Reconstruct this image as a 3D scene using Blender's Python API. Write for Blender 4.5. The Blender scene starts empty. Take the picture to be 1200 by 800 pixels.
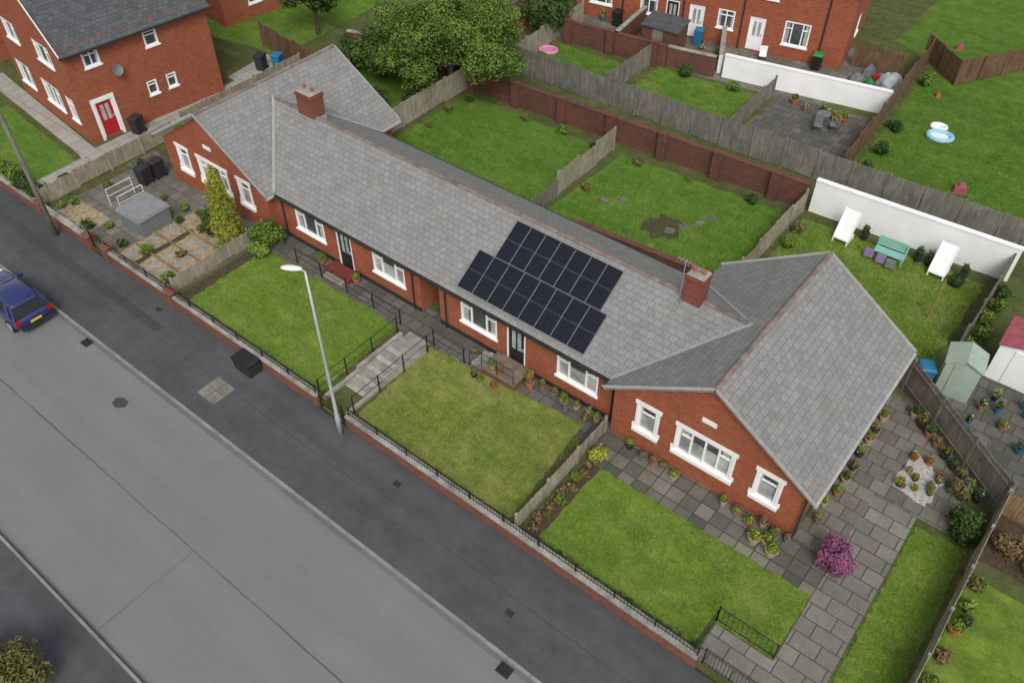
import bpy, math, random
import numpy as np
from mathutils import Matrix, Vector
random.seed(7)
R=random.random
def ru(a,b): return a+(b-a)*random.random()
COL=bpy.context.scene.collection
# ---------------------------------------------------------------- materials
def newmat(name):
    m=bpy.data.materials.new(name); m.use_nodes=True
    nt=m.node_tree; b=nt.nodes["Principled BSDF"]
    return m,nt,b
def N(nt,t,**k):
    n=nt.nodes.new(t)
    for a,v in k.items(): setattr(n,a,v)
    return n
def c4(c): return (c[0],c[1],c[2],1)
def pos(nt): return N(nt,"ShaderNodeNewGeometry").outputs["Position"]
def noise(nt,vec,scale,detail=4,rough=.6):
    n=N(nt,"ShaderNodeTexNoise"); n.inputs["Scale"].default_value=scale
    n.inputs["Detail"].default_value=detail; n.inputs["Roughness"].default_value=rough
    nt.links.new(vec,n.inputs["Vector"]); return n.outputs["Fac"]
def ramp(nt,fac,stops):
    r=N(nt,"ShaderNodeValToRGB"); e=r.color_ramp.elements
    while len(e)<len(stops): e.new(.5)
    for i,(p,c) in enumerate(stops):
        e[i].position=p; e[i].color=c4(c) if len(c)==3 else c
    nt.links.new(fac,r.inputs[0]); return r.outputs["Color"]
def mix(nt,fac,a,b,mode='MIX'):
    m=N(nt,"ShaderNodeMix",data_type='RGBA',blend_type=mode)
    for s,v in ((m.inputs[0],fac),(m.inputs[6],a),(m.inputs[7],b)):
        if isinstance(v,(int,float)): s.default_value=v
        elif isinstance(v,tuple): s.default_value=c4(v)
        else: nt.links.new(v,s)
    return m.outputs[2]
def bump(nt,b,h,strength=.4,dist=.02):
    n=N(nt,"ShaderNodeBump"); n.inputs["Strength"].default_value=strength; n.inputs["Distance"].default_value=dist
    nt.links.new(h,n.inputs["Height"]); nt.links.new(n.outputs[0],b.inputs["Normal"])
def simple(name,c,rough=.7,var=.15,scale=3,metal=0,spec=.4,bmp=0):
    m,nt,b=newmat(name); p=pos(nt)
    f=noise(nt,p,scale,5); lo=tuple(x*(1-var) for x in c); hi=tuple(min(1,x*(1+var)) for x in c)
    f2=ramp(nt,f,[(.3,lo),(.7,hi)])
    nt.links.new(f2,b.inputs["Base Color"]); b.inputs["Roughness"].default_value=rough
    b.inputs["Metallic"].default_value=metal; b.inputs["Specular IOR Level"].default_value=spec
    if bmp: bump(nt,b,noise(nt,p,scale*6,3),bmp,.01)
    return m
def brickmat(name,c1,c2,mortar,w=.225,h=.075,ms=.01,off=.5,stain=.35,rough=.9,bias=0,bmp=.4,dark=(.05,.045,.04),sc=.7,freq=2,mot=1.0):
    m,nt,b=newmat(name); uv=N(nt,"ShaderNodeUVMap").outputs[0]
    t=N(nt,"ShaderNodeTexBrick",offset=off,offset_frequency=freq)
    nt.links.new(uv,t.inputs["Vector"])
    for k,v in (("Scale",1),("Mortar Size",ms),("Mortar Smooth",.1),("Bias",bias),("Brick Width",w),("Row Height",h)): t.inputs[k].default_value=v
    t.inputs["Color1"].default_value=c4(c1); t.inputs["Color2"].default_value=c4(c2); t.inputs["Mortar"].default_value=c4(mortar)
    p=pos(nt); n1=noise(nt,p,sc,6,.7)
    st=ramp(nt,n1,[(.38,(0,0,0)),(.75,(1,1,1))])
    mm=N(nt,"ShaderNodeMath",operation='MULTIPLY'); nt.links.new(st,mm.inputs[0]); mm.inputs[1].default_value=stain
    c=mix(nt,mm.outputs[0],t.outputs["Color"],dark)
    n2=noise(nt,p,14,4,.7); r2=ramp(nt,n2,[(.25,(1-.22*mot,)*3),(.75,(1+.16*mot,)*3)])
    c=mix(nt,1.0,c,r2,'MULTIPLY')
    n3=noise(nt,p,1.9,5,.7); r3=ramp(nt,n3,[(.3,(1-.12*mot,1-.12*mot,1-.13*mot)),(.7,(1+.08*mot,)*3)]); c=mix(nt,1.0,c,r3,'MULTIPLY')
    nt.links.new(c,b.inputs["Base Color"]); b.inputs["Roughness"].default_value=rough
    b.inputs["Specular IOR Level"].default_value=.25
    inv=N(nt,"ShaderNodeMath",operation='SUBTRACT'); inv.inputs[0].default_value=1; nt.links.new(t.outputs["Fac"],inv.inputs[1])
    bump(nt,b,inv.outputs[0],bmp,.015)
    return m
def grassmat(name,dark,light,yellow,yamt,seed=0):
    m,nt,b=newmat(name); p0=pos(nt)
    mp=N(nt,"ShaderNodeMapping"); mp.inputs["Location"].default_value=(seed*13.1,seed*7.7,seed); nt.links.new(p0,mp.inputs[0]); p=mp.outputs[0]
    a=noise(nt,p,5,8,.75); c=ramp(nt,a,[(.3,dark),(.7,light)])
    y=noise(nt,p,.55,7,.7); yr=ramp(nt,y,[(.42,(0,0,0)),(.66,(1,1,1))])
    mm=N(nt,"ShaderNodeMath",operation='MULTIPLY'); nt.links.new(yr,mm.inputs[0]); mm.inputs[1].default_value=yamt
    c=mix(nt,mm.outputs[0],c,yellow)
    y2=noise(nt,p,1.5,6,.75); yr2=ramp(nt,y2,[(.33,(.68,.75,.68)),(.7,(1.2,1.15,1.1))]); c=mix(nt,1.0,c,yr2,'MULTIPLY')
    mp2=N(nt,"ShaderNodeMapping"); mp2.inputs["Scale"].default_value=(.25,2.4,1); nt.links.new(p0,mp2.inputs[0])
    sr=ramp(nt,noise(nt,mp2.outputs[0],1,3,.5),[(.35,(.88,.9,.88)),(.65,(1.1,1.08,1.06))]); c=mix(nt,1.0,c,sr,'MULTIPLY')
    f=noise(nt,p,30,4,.8); fr=ramp(nt,f,[(.3,(.66,.7,.62)),(.7,(1.4,1.38,1.35))]); c=mix(nt,1.0,c,fr,'MULTIPLY')
    nt.links.new(c,b.inputs["Base Color"]); b.inputs["Roughness"].default_value=.95; b.inputs["Specular IOR Level"].default_value=.1
    bump(nt,b,f,.6,.03); return m
def tarmac(name,c,var=.2,spk=.3,streak=0):
    m,nt,b=newmat(name); p=pos(nt)
    a=noise(nt,p,.35,7,.65); col=ramp(nt,a,[(.3,tuple(x*(1-var) for x in c)),(.7,tuple(x*(1+var) for x in c))])
    mp=N(nt,"ShaderNodeMapping"); mp.inputs["Scale"].default_value=(.06,1.1,1); nt.links.new(p,mp.inputs[0])
    s=noise(nt,mp.outputs[0],1.0,4,.55); sr=ramp(nt,s,[(.3,(1-streak,)*3),(.7,(1+streak,)*3)]); col=mix(nt,1.0,col,sr,'MULTIPLY')
    f=noise(nt,p,45,3,.8); fr=ramp(nt,f,[(.3,(1-spk,)*3),(.7,(1+spk,)*3)]); col=mix(nt,1.0,col,fr,'MULTIPLY')
    g=noise(nt,p,2.2,6,.7); gv=var*.5; gr=ramp(nt,g,[(.35,(1-gv,)*3),(.65,(1+gv,)*3)]); col=mix(nt,1.0,col,gr,'MULTIPLY')
    nt.links.new(col,b.inputs["Base Color"]); b.inputs["Roughness"].default_value=.9; b.inputs["Specular IOR Level"].default_value=.25
    bump(nt,b,f,.25,.01); return m
def leafmat(name):
    m,nt,b=newmat(name); a=N(nt,"ShaderNodeAttribute",attribute_name="Col")
    nt.links.new(a.outputs["Color"],b.inputs["Base Color"]); b.inputs["Roughness"].default_value=.75; b.inputs["Specular IOR Level"].default_value=.2
    return m
BR=brickmat("red_brick",(.44,.105,.042),(.30,.068,.030),(.27,.15,.10),stain=.24,dark=(.17,.05,.03))
BRC=brickmat("chimney_brick",(.31,.07,.04),(.19,.048,.030),(.2,.12,.09),stain=.5,dark=(.08,.04,.03))
BRO=brickmat("old_brick",(.21,.068,.045),(.13,.044,.033),(.15,.105,.085),stain=.55,dark=(.06,.045,.035))
BRW=brickmat("wall_brick",(.28,.082,.05),(.18,.06,.04),(.2,.14,.11),stain=.5,dark=(.08,.06,.045))
ROOF=brickmat("roof_tiles",(.285,.282,.272),(.232,.230,.224),(.12,.12,.118),w=.32,h=.26,ms=.009,stain=.26,dark=(.165,.165,.15),bmp=.45,sc=.4,bias=0,mot=.85)
SLATE=brickmat("slate",(.115,.12,.13),(.08,.083,.09),(.045,.045,.05),w=.3,h=.22,ms=.01,stain=.3,dark=(.09,.09,.08))
SLAB=brickmat("paving_slabs",(.24,.222,.19),(.15,.142,.125),(.06,.065,.045),w=.62,h=.62,ms=.018,stain=.6,dark=(.095,.09,.065),off=.5)
SLABL=brickmat("path_slabs",(.27,.255,.23),(.185,.175,.155),(.07,.075,.05),w=.9,h=.6,ms=.022,stain=.55,dark=(.12,.115,.09),off=.5)
SLABD=brickmat("dark_slabs",(.17,.16,.145),(.10,.098,.088),(.05,.055,.038),w=.6,h=.6,ms=.02,stain=.5,dark=(.07,.075,.05),off=.5)
CHK=brickmat("mixed_slabs",(.25,.23,.195),(.085,.085,.075),(.05,.055,.04),w=.6,h=.6,ms=.02,stain=.5,dark=(.07,.07,.05),off=.0)
PATHP=brickmat("pale_concrete_path",(.42,.40,.36),(.35,.335,.30),(.18,.17,.14),w=.9,h=.9,ms=.02,stain=.35,dark=(.22,.21,.17),off=.0)
RIDGE=simple("ridge_tile",(.205,.155,.135),.9,.4,2.5)
LEAD=simple("lead",(.30,.305,.31),.7,.2,3)
WHITE=simple("white_upvc",(.88,.88,.88),.4,.02,3)
STONE=simple("white_stone",(.85,.84,.82),.8,.05,3)
VERGE=simple("verge_grey",(.42,.41,.39),.8,.15,3)
COPE=simple("stone_coping",(.31,.295,.26),.9,.4,2.0)
KERB=simple("kerb_stone",(.24,.235,.22),.9,.25,1.5)
CONC=simple("concrete",(.27,.26,.235),.9,.3,2.2,bmp=.3)
STEPC=simple("step_stone",(.37,.355,.31),.9,.32,3,bmp=.3)
WPAINT=simple("white_paint_wall",(.88,.88,.87),.85,.06,.9)
BLACK=simple("black_metal",(.018,.018,.02),.5,.2,3)
GUT=simple("gutter_black",(.03,.03,.032),.5,.2,3)
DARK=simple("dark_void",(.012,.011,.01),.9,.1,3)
GALV=simple("galvanised_steel",(.45,.46,.47),.45,.1,3,metal=.3)
LAMP=simple("lamp_shell",(.75,.76,.77),.4,.04,3)
RED=simple("red_paint",(.42,.02,.03),.4,.1,3)
GREYP=simple("grey_plastic",(.16,.17,.18),.6,.1,3)
GREEN=simple("green_plastic",(.03,.26,.07),.5,.1,3)
BLUE=simple("blue_plastic",(.02,.16,.30),.5,.1,3)
TURQ=simple("turquoise_paint",(.27,.52,.46),.6,.1,3)
PURP=simple("lilac_cloth",(.22,.16,.30),.9,.1,3)
TERRA=simple("terracotta",(.34,.13,.06),.85,.2,4)
SAND=simple("pale_pot",(.38,.30,.18),.85,.2,4)
SOIL=simple("soil",(.07,.05,.032),.95,.4,6,bmp=.6)
GRAVEL=simple("gravel",(.33,.26,.165),.95,.5,7,bmp=.8)
PEBBLE=simple("white_pebbles",(.42,.41,.38),.9,.45,10,bmp=.8)
def wood(name,c,var=.35):
    m,nt,b=newmat(name); p=pos(nt)
    mp=N(nt,"ShaderNodeMapping"); mp.inputs["Scale"].default_value=(7,7,.8); nt.links.new(p,mp.inputs[0])
    a=noise(nt,mp.outputs[0],1.2,5,.7); col=ramp(nt,a,[(.3,tuple(x*(1-var) for x in c)),(.7,tuple(x*(1+var) for x in c))])
    g=noise(nt,p,1.1,5,.7); col=mix(nt,1.0,col,ramp(nt,g,[(.35,(.7,.72,.68)),(.65,(1.1,1.1,1.1))]),'MULTIPLY')
    nt.links.new(col,b.inputs["Base Color"]); b.inputs["Roughness"].default_value=.9; b.inputs["Specular IOR Level"].default_value=.2
    return m
WOODL=wood("pale_fence_wood",(.34,.30,.235)); WOODG=wood("grey_fence_wood",(.21,.195,.17)); WOODB=wood("brown_fence_wood",(.17,.10,.06)); WOODW=wood("warm_wood",(.28,.18,.10)); BARK=wood("bark",(.09,.07,.05))
ROAD=tarmac("road_asphalt",(.184,.189,.191),.05,.12,.06)
PAVE=tarmac("pavement_tarmac",(.080,.081,.086),.18,.28,.14)
PATCH=tarmac("dark_patch",(.062,.062,.064),.15,.3)
SEAM=tarmac("bitumen_seam",(.10,.10,.10),.2,.3)
CHAN=tarmac("gutter_channel",(.145,.147,.145),.15,.3)
G1=grassmat("lawn_bright",(.08,.15,.022),(.18,.27,.042),(.225,.255,.075),.5,1)
G2=grassmat("lawn_yellowed",(.10,.145,.026),(.195,.245,.05),(.33,.29,.12),.75,2)
G3=grassmat("lawn_green",(.075,.145,.02),(.175,.26,.04),(.22,.25,.07),.5,3)
G4=grassmat("lawn_back",(.055,.13,.018),(.14,.24,.038),(.17,.23,.06),.55,4)
G5=grassmat("rough_lawn",(.05,.115,.016),(.12,.21,.033),(.14,.19,.05),.5,6)
G6=grassmat("walled_lawn",(.08,.14,.02),(.18,.25,.045),(.23,.25,.08),.6,9)
GND=grassmat("rough_ground",(.05,.075,.024),(.12,.14,.05),(.14,.12,.075),.6,5)
LEAF=leafmat("foliage")
def glassmat(name,c):
    m,nt,b=newmat(name); p=pos(nt); f=noise(nt,p,1.3,3)
    nt.links.new(ramp(nt,f,[(.35,tuple(x*.6 for x in c)),(.65,tuple(x*1.3 for x in c))]),b.inputs["Base Color"])
    b.inputs["Roughness"].default_value=.08; b.inputs["Specular IOR Level"].default_value=.5; return m
GLASS=glassmat("window_glass",(.07,.075,.08)); CURT=glassmat("net_curtain_behind_glass",(.38,.38,.37))
def solarmat():
    m,nt,b=newmat("solar_cells"); uv=N(nt,"ShaderNodeUVMap").outputs[0]
    t=N(nt,"ShaderNodeTexBrick",offset=0); nt.links.new(uv,t.inputs["Vector"])
    for k,v in (("Scale",1),("Mortar Size",.004),("Brick Width",.163),("Row Height",.163),("Bias",0)): t.inputs[k].default_value=v
    t.inputs["Color1"].default_value=(.008,.010,.016,1); t.inputs["Color2"].default_value=(.012,.014,.022,1); t.inputs["Mortar"].default_value=(.03,.033,.04,1)
    nt.links.new(t.outputs["Color"],b.inputs["Base Color"]); b.inputs["Roughness"].default_value=.2; b.inputs["Specular IOR Level"].default_value=.3
    return m
SOLAR=solarmat()
def carpaint():
    m,nt,b=newmat("navy_car_paint"); p=pos(nt)
    nt.links.new(ramp(nt,noise(nt,p,3,3),[(.3,(.010,.018,.10)),(.7,(.013,.024,.125))]),b.inputs["Base Color"])
    b.inputs["Roughness"].default_value=.25; b.inputs["Coat Weight"].default_value=1; b.inputs["Coat Roughness"].default_value=.05; return m
NAVY=carpaint()
REDL=simple("rear_light_red",(.35,.01,.01),.2,.05,3); YEL=simple("plate_yellow",(.65,.5,.05),.4,.05,3); TYRE=simple("tyre_rubber",(.02,.02,.02),.85,.1,3)
GREYF=simple("panel_frame",(.20,.21,.23),.45,.1,3,metal=.1)
# ---------------------------------------------------------------- mesh builder
class MB:
    def __init__(s): s.v=[];s.f=[];s.mi=[];s.M=Matrix.Identity(4);s.m=0
    def P(s,p): s.v.append(tuple(s.M@Vector(p))); return len(s.v)-1
    def face(s,ps): s.f.append([s.P(p) for p in ps]); s.mi.append(s.m)
    def box(s,x0,x1,y0,y1,z0,z1):
        i=[s.P(p) for p in ((x0,y0,z0),(x1,y0,z0),(x1,y1,z0),(x0,y1,z0),(x0,y0,z1),(x1,y0,z1),(x1,y1,z1),(x0,y1,z1))]
        for q in ((0,3,2,1),(4,5,6,7),(0,1,5,4),(1,2,6,5),(2,3,7,6),(3,0,4,7)):
            s.f.append([i[k] for k in q]); s.mi.append(s.m)
    def taper(s,x0,x1,y0,y1,z0,z1,k):
        cx,cy=(x0+x1)/2,(y0+y1)/2
        b=[(x0,y0),(x1,y0),(x1,y1),(x0,y1)]
        i=[s.P((x,y,z0)) for x,y in b]+[s.P((cx+(x-cx)*k,cy+(y-cy)*k,z1)) for x,y in b]
        for q in ((0,3,2,1),(4,5,6,7),(0,1,5,4),(1,2,6,5),(2,3,7,6),(3,0,4,7)):
            s.f.append([i[k2] for k2 in q]); s.mi.append(s.m)
    def slab(s,ps,t):
        n=(Vector(ps[1])-Vector(ps[0])).cross(Vector(ps[2])-Vector(ps[0])).normalized()
        a=[s.P(p) for p in ps]; b=[s.P(Vector(p)-n*t) for p in ps]; k=len(ps)
        s.f.append(a); s.mi.append(s.m); s.f.append(b[::-1]); s.mi.append(s.m)
        for j in range(k):
            s.f.append([a[j],b[j],b[(j+1)%k],a[(j+1)%k]]); s.mi.append(s.m)
    def tube(s,p,q,r0,r1=None,n=8,cap=True):
        if r1 is None: r1=r0
        p=Vector(p);q=Vector(q); d=(q-p).normalized()
        a=d.orthogonal().normalized(); b=d.cross(a)
        A=[];B=[]
        for k in range(n):
            t=2*math.pi*k/n; o=a*math.cos(t)+b*math.sin(t)
            A.append(s.P(p+o*r0)); B.append(s.P(q+o*r1))
        for k in range(n):
            j=(k+1)%n; s.f.append([A[k],A[j],B[j],B[k]]); s.mi.append(s.m)
        if cap:
            s.f.append(A[::-1]); s.mi.append(s.m); s.f.append(B); s.mi.append(s.m)
    def lathe(s,c,prof,n=12,capt=True):
        rings=[]
        for r,z in prof:
            rings.append([s.P((c[0]+r*math.cos(2*math.pi*k/n),c[1]+r*math.sin(2*math.pi*k/n),c[2]+z)) for k in range(n)])
        for a,b in zip(rings,rings[1:]):
            for k in range(n):
                j=(k+1)%n; s.f.append([a[k],a[j],b[j],b[k]]); s.mi.append(s.m)
        s.f.append(rings[0][::-1]); s.mi.append(s.m)
        if capt: s.f.append(rings[-1]); s.mi.append(s.m)
    def obj(s,name,mats,parent=None,loc=None,rot=0,smooth=False):
        me=bpy.data.meshes.new(name); me.from_pydata(s.v,[],s.f)
        if not isinstance(mats,(list,tuple)): mats=[mats]
        for m in mats: me.materials.append(m)
        me.polygons.foreach_set("material_index",s.mi)
        if smooth: me.polygons.foreach_set("use_smooth",[True]*len(s.f))
        me.update()
        uvl=me.uv_layers.new(name="UVMap"); Z=Vector((0,0,1)); data=[0.0]*(2*len(me.loops))
        for p in me.polygons:
            n=p.normal
            if abs(n.z)>.98: t=Vector((1,0,0)); b=Vector((0,1,0))
            else:
                t=Z.cross(n).normalized(); b=n.cross(t)
            for li in p.loop_indices:
                co=me.vertices[me.loops[li].vertex_index].co
                data[2*li]=co.dot(t)+37.0; data[2*li+1]=co.dot(b)+37.0
        uvl.data.foreach_set("uv",data)
        o=bpy.data.objects.new(name,me); COL.objects.link(o)
        if parent is not None: o.parent=parent
        if loc is not None: o.location=loc
        o.rotation_euler[2]=rot
        return o
def empty(name,loc=(0,0,0),rot=0):
    o=bpy.data.objects.new(name,None); o.empty_display_size=.3; COL.objects.link(o); o.location=loc; o.rotation_euler[2]=rot; return o
def tag(o,label,cat,group=None):
    o["label"]=label; o["category"]=cat
    if group: o["group"]=group
    return o
def struct(o): o["kind"]="structure"; return o
def sheet(name,pts,z,mat,jit=0,step=.3):
    ps=[]
    for i,(x,y) in enumerate(pts):
        x1,y1=pts[(i+1)%len(pts)]; L=math.hypot(x1-x,y1-y); k=max(1,int(L/step)) if jit else 1
        for j in range(k):
            t=j/k; ps.append((x+(x1-x)*t+ru(-jit,jit),y+(y1-y)*t+ru(-jit,jit),z))
    mb=MB(); mb.face(ps); return struct(mb.obj(name,mat))
def rect(x0,x1,y0,y1): return [(x0,y0),(x1,y0),(x1,y1),(x0,y1)]
# ---------------------------------------------------------------- foliage
def leaves(name,blobs,n,size,cols,seed=0,parent=None,flower=None,fp=0.0,inner=.55,loc=None):
    rg=np.random.default_rng(seed)
    bl=np.array(blobs,float); w=(bl[:,3]*bl[:,4]*bl[:,5])**(2/3); idx=rg.choice(len(bl),n,p=w/w.sum())
    b=bl[idx]; d=rg.normal(size=(n,3)); d/=np.linalg.norm(d,axis=1)[:,None]
    lump=1+.15*np.sin(d[:,0]*7+idx*2.1)+.14*np.sin(d[:,1]*9+idx)+.12*np.sin(d[:,2]*8+idx*3)
    r=rg.uniform(inner,1,n)**.6*lump*rg.uniform(.88,1.12,n)
    c=b[:,:3]+d*b[:,3:]*r[:,None]
    nn=d+rg.normal(size=(n,3))*.55+np.array([0,0,.35]); nn/=np.linalg.norm(nn,axis=1)[:,None]
    t=np.cross(nn,rg.normal(size=(n,3))); t/=np.linalg.norm(t,axis=1)[:,None]; u=np.cross(nn,t)
    s=size*rg.uniform(.6,1.3,n)[:,None]
    V=np.stack([c-t*s,c-u*s*.55,c+t*s,c+u*s*.55],1).reshape(-1,3)
    me=bpy.data.meshes.new(name); me.vertices.add(4*n); me.vertices.foreach_set("co",V.ravel())
    me.loops.add(4*n); me.loops.foreach_set("vertex_index",np.arange(4*n))
    me.polygons.add(n); me.polygons.foreach_set("loop_start",np.arange(0,4*n,4)); me.update(calc_edges=True)
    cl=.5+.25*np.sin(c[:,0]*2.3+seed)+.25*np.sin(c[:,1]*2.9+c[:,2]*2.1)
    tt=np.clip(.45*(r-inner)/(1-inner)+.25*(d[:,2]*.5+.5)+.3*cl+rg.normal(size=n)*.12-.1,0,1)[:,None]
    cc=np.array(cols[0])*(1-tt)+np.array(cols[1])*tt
    if flower is not None:
        m=rg.random(n)<fp; cc[m]=np.array(flower)
    ca=np.concatenate([cc,np.ones((n,1))],1); ca=np.repeat(ca,4,axis=0)
    at=me.color_attributes.new("Col","FLOAT_COLOR","POINT"); at.data.foreach_set("color",ca.ravel())
    me.materials.append(LEAF)
    o=bpy.data.objects.new(name,me); COL.objects.link(o)
    if parent: o.parent=parent
    if loc: o.location=loc
    return o
GRN=((.02,.045,.008),(.16,.25,.035)); OLV=((.04,.045,.012),(.18,.18,.055)); YGR=((.08,.10,.012),(.34,.35,.045)); DGR=((.012,.028,.008),(.065,.115,.026))
PUR=((.08,.025,.05),(.31,.11,.21)); BRN=((.06,.04,.02),(.22,.15,.07)); LGR=((.04,.065,.012),(.20,.28,.045))
def bush(x,y,z,r,h,cols,label,n=None,flower=None,fp=0,name="bush",seed=None,size=.07):
    n=n or int(700*r*r+300); seed=seed if seed is not None else int(abs(x*31+y*17))
    bl=[(0,0,h*.5,r*.75,r*.75,h*.5)]+[(ru(-.6,.6)*r,ru(-.6,.6)*r,h*ru(.35,.7),r*.45,r*.45,h*.33) for _ in range(6)]
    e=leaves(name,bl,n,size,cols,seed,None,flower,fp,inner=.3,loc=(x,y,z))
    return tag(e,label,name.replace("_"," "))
Z=.5
# ---------------------------------------------------------------- ground
g=MB()
g.face([(-260,-200,-.004),(260,-200,-.004),(260,12.95,-.004),(-260,12.95,-.004)])
g.face([(-260,12.95,-.004),(260,12.95,-.004),(260,12.95,Z),(-260,12.95,Z)])
g.face([(-260,12.95,Z),(260,12.95,Z),(260,300,Z),(-260,300,Z)])
struct(g.obj("ground",GND))
r=MB(); r.face([(-200,1.8,0),(120,1.8,0),(120,9.4,0),(-200,9.4,0)]); struct(r.obj("road",ROAD))
p=MB(); p.box(-200,120,9.53,12.85,-.05,.12); struct(p.obj("pavement",PAVE))
p=MB(); p.box(-200,120,-2.5,1.67,-.05,.12); struct(p.obj("pavement",PAVE))
for y0 in (9.42,1.68):
    k=MB(); x=-80
    while x<20:
        k.box(x,x+.9,y0,y0+.105,-.03,.125+ru(-.004,.004)); x+=.915
    struct(k.obj("kerb",KERB))
s=MB(); s.box(-80,20,9.25,9.42,-.02,.004); struct(s.obj("road_channel",CHAN))
s=MB(); s.box(-80,20,1.8,1.93,-.02,.004); struct(s.obj("road_channel",CHAN))
def strip(name,x0,y0,x1,y1,w,z,mat,wob=.02):
    mb=MB(); L=math.hypot(x1-x0,y1-y0); n=max(2,int(L/.8)); dx,dy=(x1-x0)/L,(y1-y0)/L; pr=None
    for i in range(n+1):
        t=i/n*L; o=ru(-wob,wob); ww=w*ru(.5,1.4)/2
        a=(x0+dx*t-dy*(o+ww),y0+dy*t+dx*(o+ww),z); b=(x0+dx*t-dy*(o-ww),y0+dy*t+dx*(o-ww),z)
        if pr: mb.face([pr[0],pr[1],b,a])
        pr=(a,b)
    return struct(mb.obj(name,mat))
strip("road_seam",-80,5.68,20,5.68,.045,.004,SEAM)
for x in (-58,-45,-18.8,4): strip("road_seam",x,1.95,x,5.6,.025,.005,SEAM)
strip("pavement_seam",-80,11.25,20,11.2,.04,.124,PATCH)
sheet("pavement_patch",[(-46,11.3),(-29,11.35),(-29,11.8),(-46,11.85)],.1245,PATCH,.02)
sheet("road_patch",[(-27.1,7.85),(-26.75,7.75),(-26.45,8.05),(-26.6,8.3),(-27.0,8.3),(-27.2,8.1)],.005,PATCH,.03)
mb=MB()
for i in range(2):
    for j in range(2): mb.box(-24.75+i*.56,-24.22+i*.56,10.3+j*.56,10.83+j*.56,.11,.127)
struct(mb.obj("manhole_slab",simple("worn_slab",(.19,.175,.155),.9,.3,3)))
for x,y in ((-15.3,12.0),(-8.8,10.6),(-30.4,12.2)):
    mb=MB(); mb.box(x,x+.3,y,y+.22,.11,.127); struct(mb.obj("service_cover",GUT))
def drain(x):
    mb=MB(); mb.box(x-.25,x+.25,8.95,9.35,-.02,.012); mb.m=1
    for i in range(6): mb.box(x-.2+i*.07,x-.165+i*.07,9.0,9.3,.0,.016)
    tag(mb.obj("drain_grate",[GUT,DARK]),"iron gully grate set in road beside the kerb","drain","gully grates along the kerb")
drain(-31.0); drain(-7.6)
# --------------------------------------------------------------- front gardens sheets
sheet("patio",rect(-41,-2.0,17.9,19.7),Z+.004,SLABD)
sheet("lawn",[(-29.3,13.35),(-20.5,13.35),(-20.7,18.0),(-29.3,17.9)],Z+.012,G1,.06,.2)
sheet("lawn",[(-18.45,13.35),(-10.75,13.3),(-11.2,18.5),(-18.75,17.9)],Z+.012,G2,.06,.2)
sheet("flower_bed",rect(-10.1,-9.5,13.2,17.9),Z+.008,SOIL)
sheet("flower_bed",rect(-29.9,-29.3,13.2,18.2),Z+.008,SOIL)
sheet("lawn",[(-9.5,13.3),(-3.2,13.3),(-3.2,14.45),(-1.15,14.45),(-1.15,17.2),(-9.5,17.2)],Z+.012,G3,.05,.2)
sheet("patio",rect(-9.9,-1.15,17.2,18.95),Z+.009,CHK)
sheet("path",rect(-1.1,.5,12.95,22.4),Z+.010,SLABL)
sheet("path",rect(-3.1,-1.1,13.0,14.4),Z+.011,SLABL)
sheet("patio",rect(-2.6,1.5,22.4,27.6),Z+.010,SLAB)
sheet("patio",rect(-2.6,-1.1,18.95,22.4),Z+.0105,SLAB)
sheet("lawn",[(.6,12.9),(2.3,12.9),(2.3,22.2),(.6,22.0)],Z+.012,G3,.06,.2)
sheet("gravel_bed",[(-.8,23.2),(.6,23.0),(.7,24.6),(-.7,25.3)],Z+.02,PEBBLE,.1,.2)
# left garden
sheet("driveway",rect(-40.4,-30.1,13.0,19.0),Z+.006,SLAB)
sheet("gravel_bed",rect(-34.6,-30.4,13.2,17.6),Z+.012,GRAVEL,.06,.2)
sheet("gravel_bed",rect(-40.1,-37.2,13.2,14.6),Z+.012,GRAVEL,.06,.2)
for i in range(5):
    sheet("path_slab_strip",rect(-34.3+i*.8,-33.98+i*.8,13.4,16.6),Z+.018,(CONC,SOIL,COPE)[i%3],.04,.3)
for i in range(3):
    m=MB(); m.box(-34.6,-30.5,14.2+i*1.1,14.3+i*1.1,Z-.05,Z+.07); struct(m.obj("terrace_edging",WOODW))
sheet("lawn",[(-52,13.2),(-43.4,13.2),(-43.2,16.5),(-52,17.2)],Z+.012,G4,.05)
sheet("path",[(-56,18.0),(-43.9,16.9),(-42.6,16.6),(-42.4,27.5),(-43.8,27.5),(-43.7,17.8),(-56,19.1)],Z+.010,PATHP)
sheet("lawn",[(-42.4,14.2),(-41.1,14.2),(-41.4,27),(-42.4,27)],Z+.012,G4,.06)
sheet("path",[(-43.3,13.0),(-42.4,13.0),(-42.6,16.7),(-43.4,16.8)],Z+.013,PATHP)
# entrance path with steps
pa=MB(); tz=[(12.95,.24),(13.35,.34),(13.75,.44),(14.15,.54),(14.7,.60),(15.3,.66),(15.9,.72),(16.5,.78),(17.1,.70),(17.5,.62)]
ys=[a for a,_ in tz]+[18.0]
for i,(y,z) in enumerate(tz): pa.box(-20.0,-18.85,y+.001,ys[i+1]-.001,.05,z)
struct(pa.obj("path_steps",CONC))
for i,(y,z) in enumerate(tz[:8]):
    pn=MB(); pn.box(-19.96,-18.89,y-.02,y+.20,z+.003,z+.035); struct(pn.obj("step_nosing",STEPC))
for a,b in ((-20.18,-20.02),(-18.83,-18.68)):
    pn=MB(); pn.box(a,b,13.1,15.0,.2,.64); pn.box(a,b,15.003,17.6,.2,.82); struct(pn.obj("step_kerb",COPE))
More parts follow.
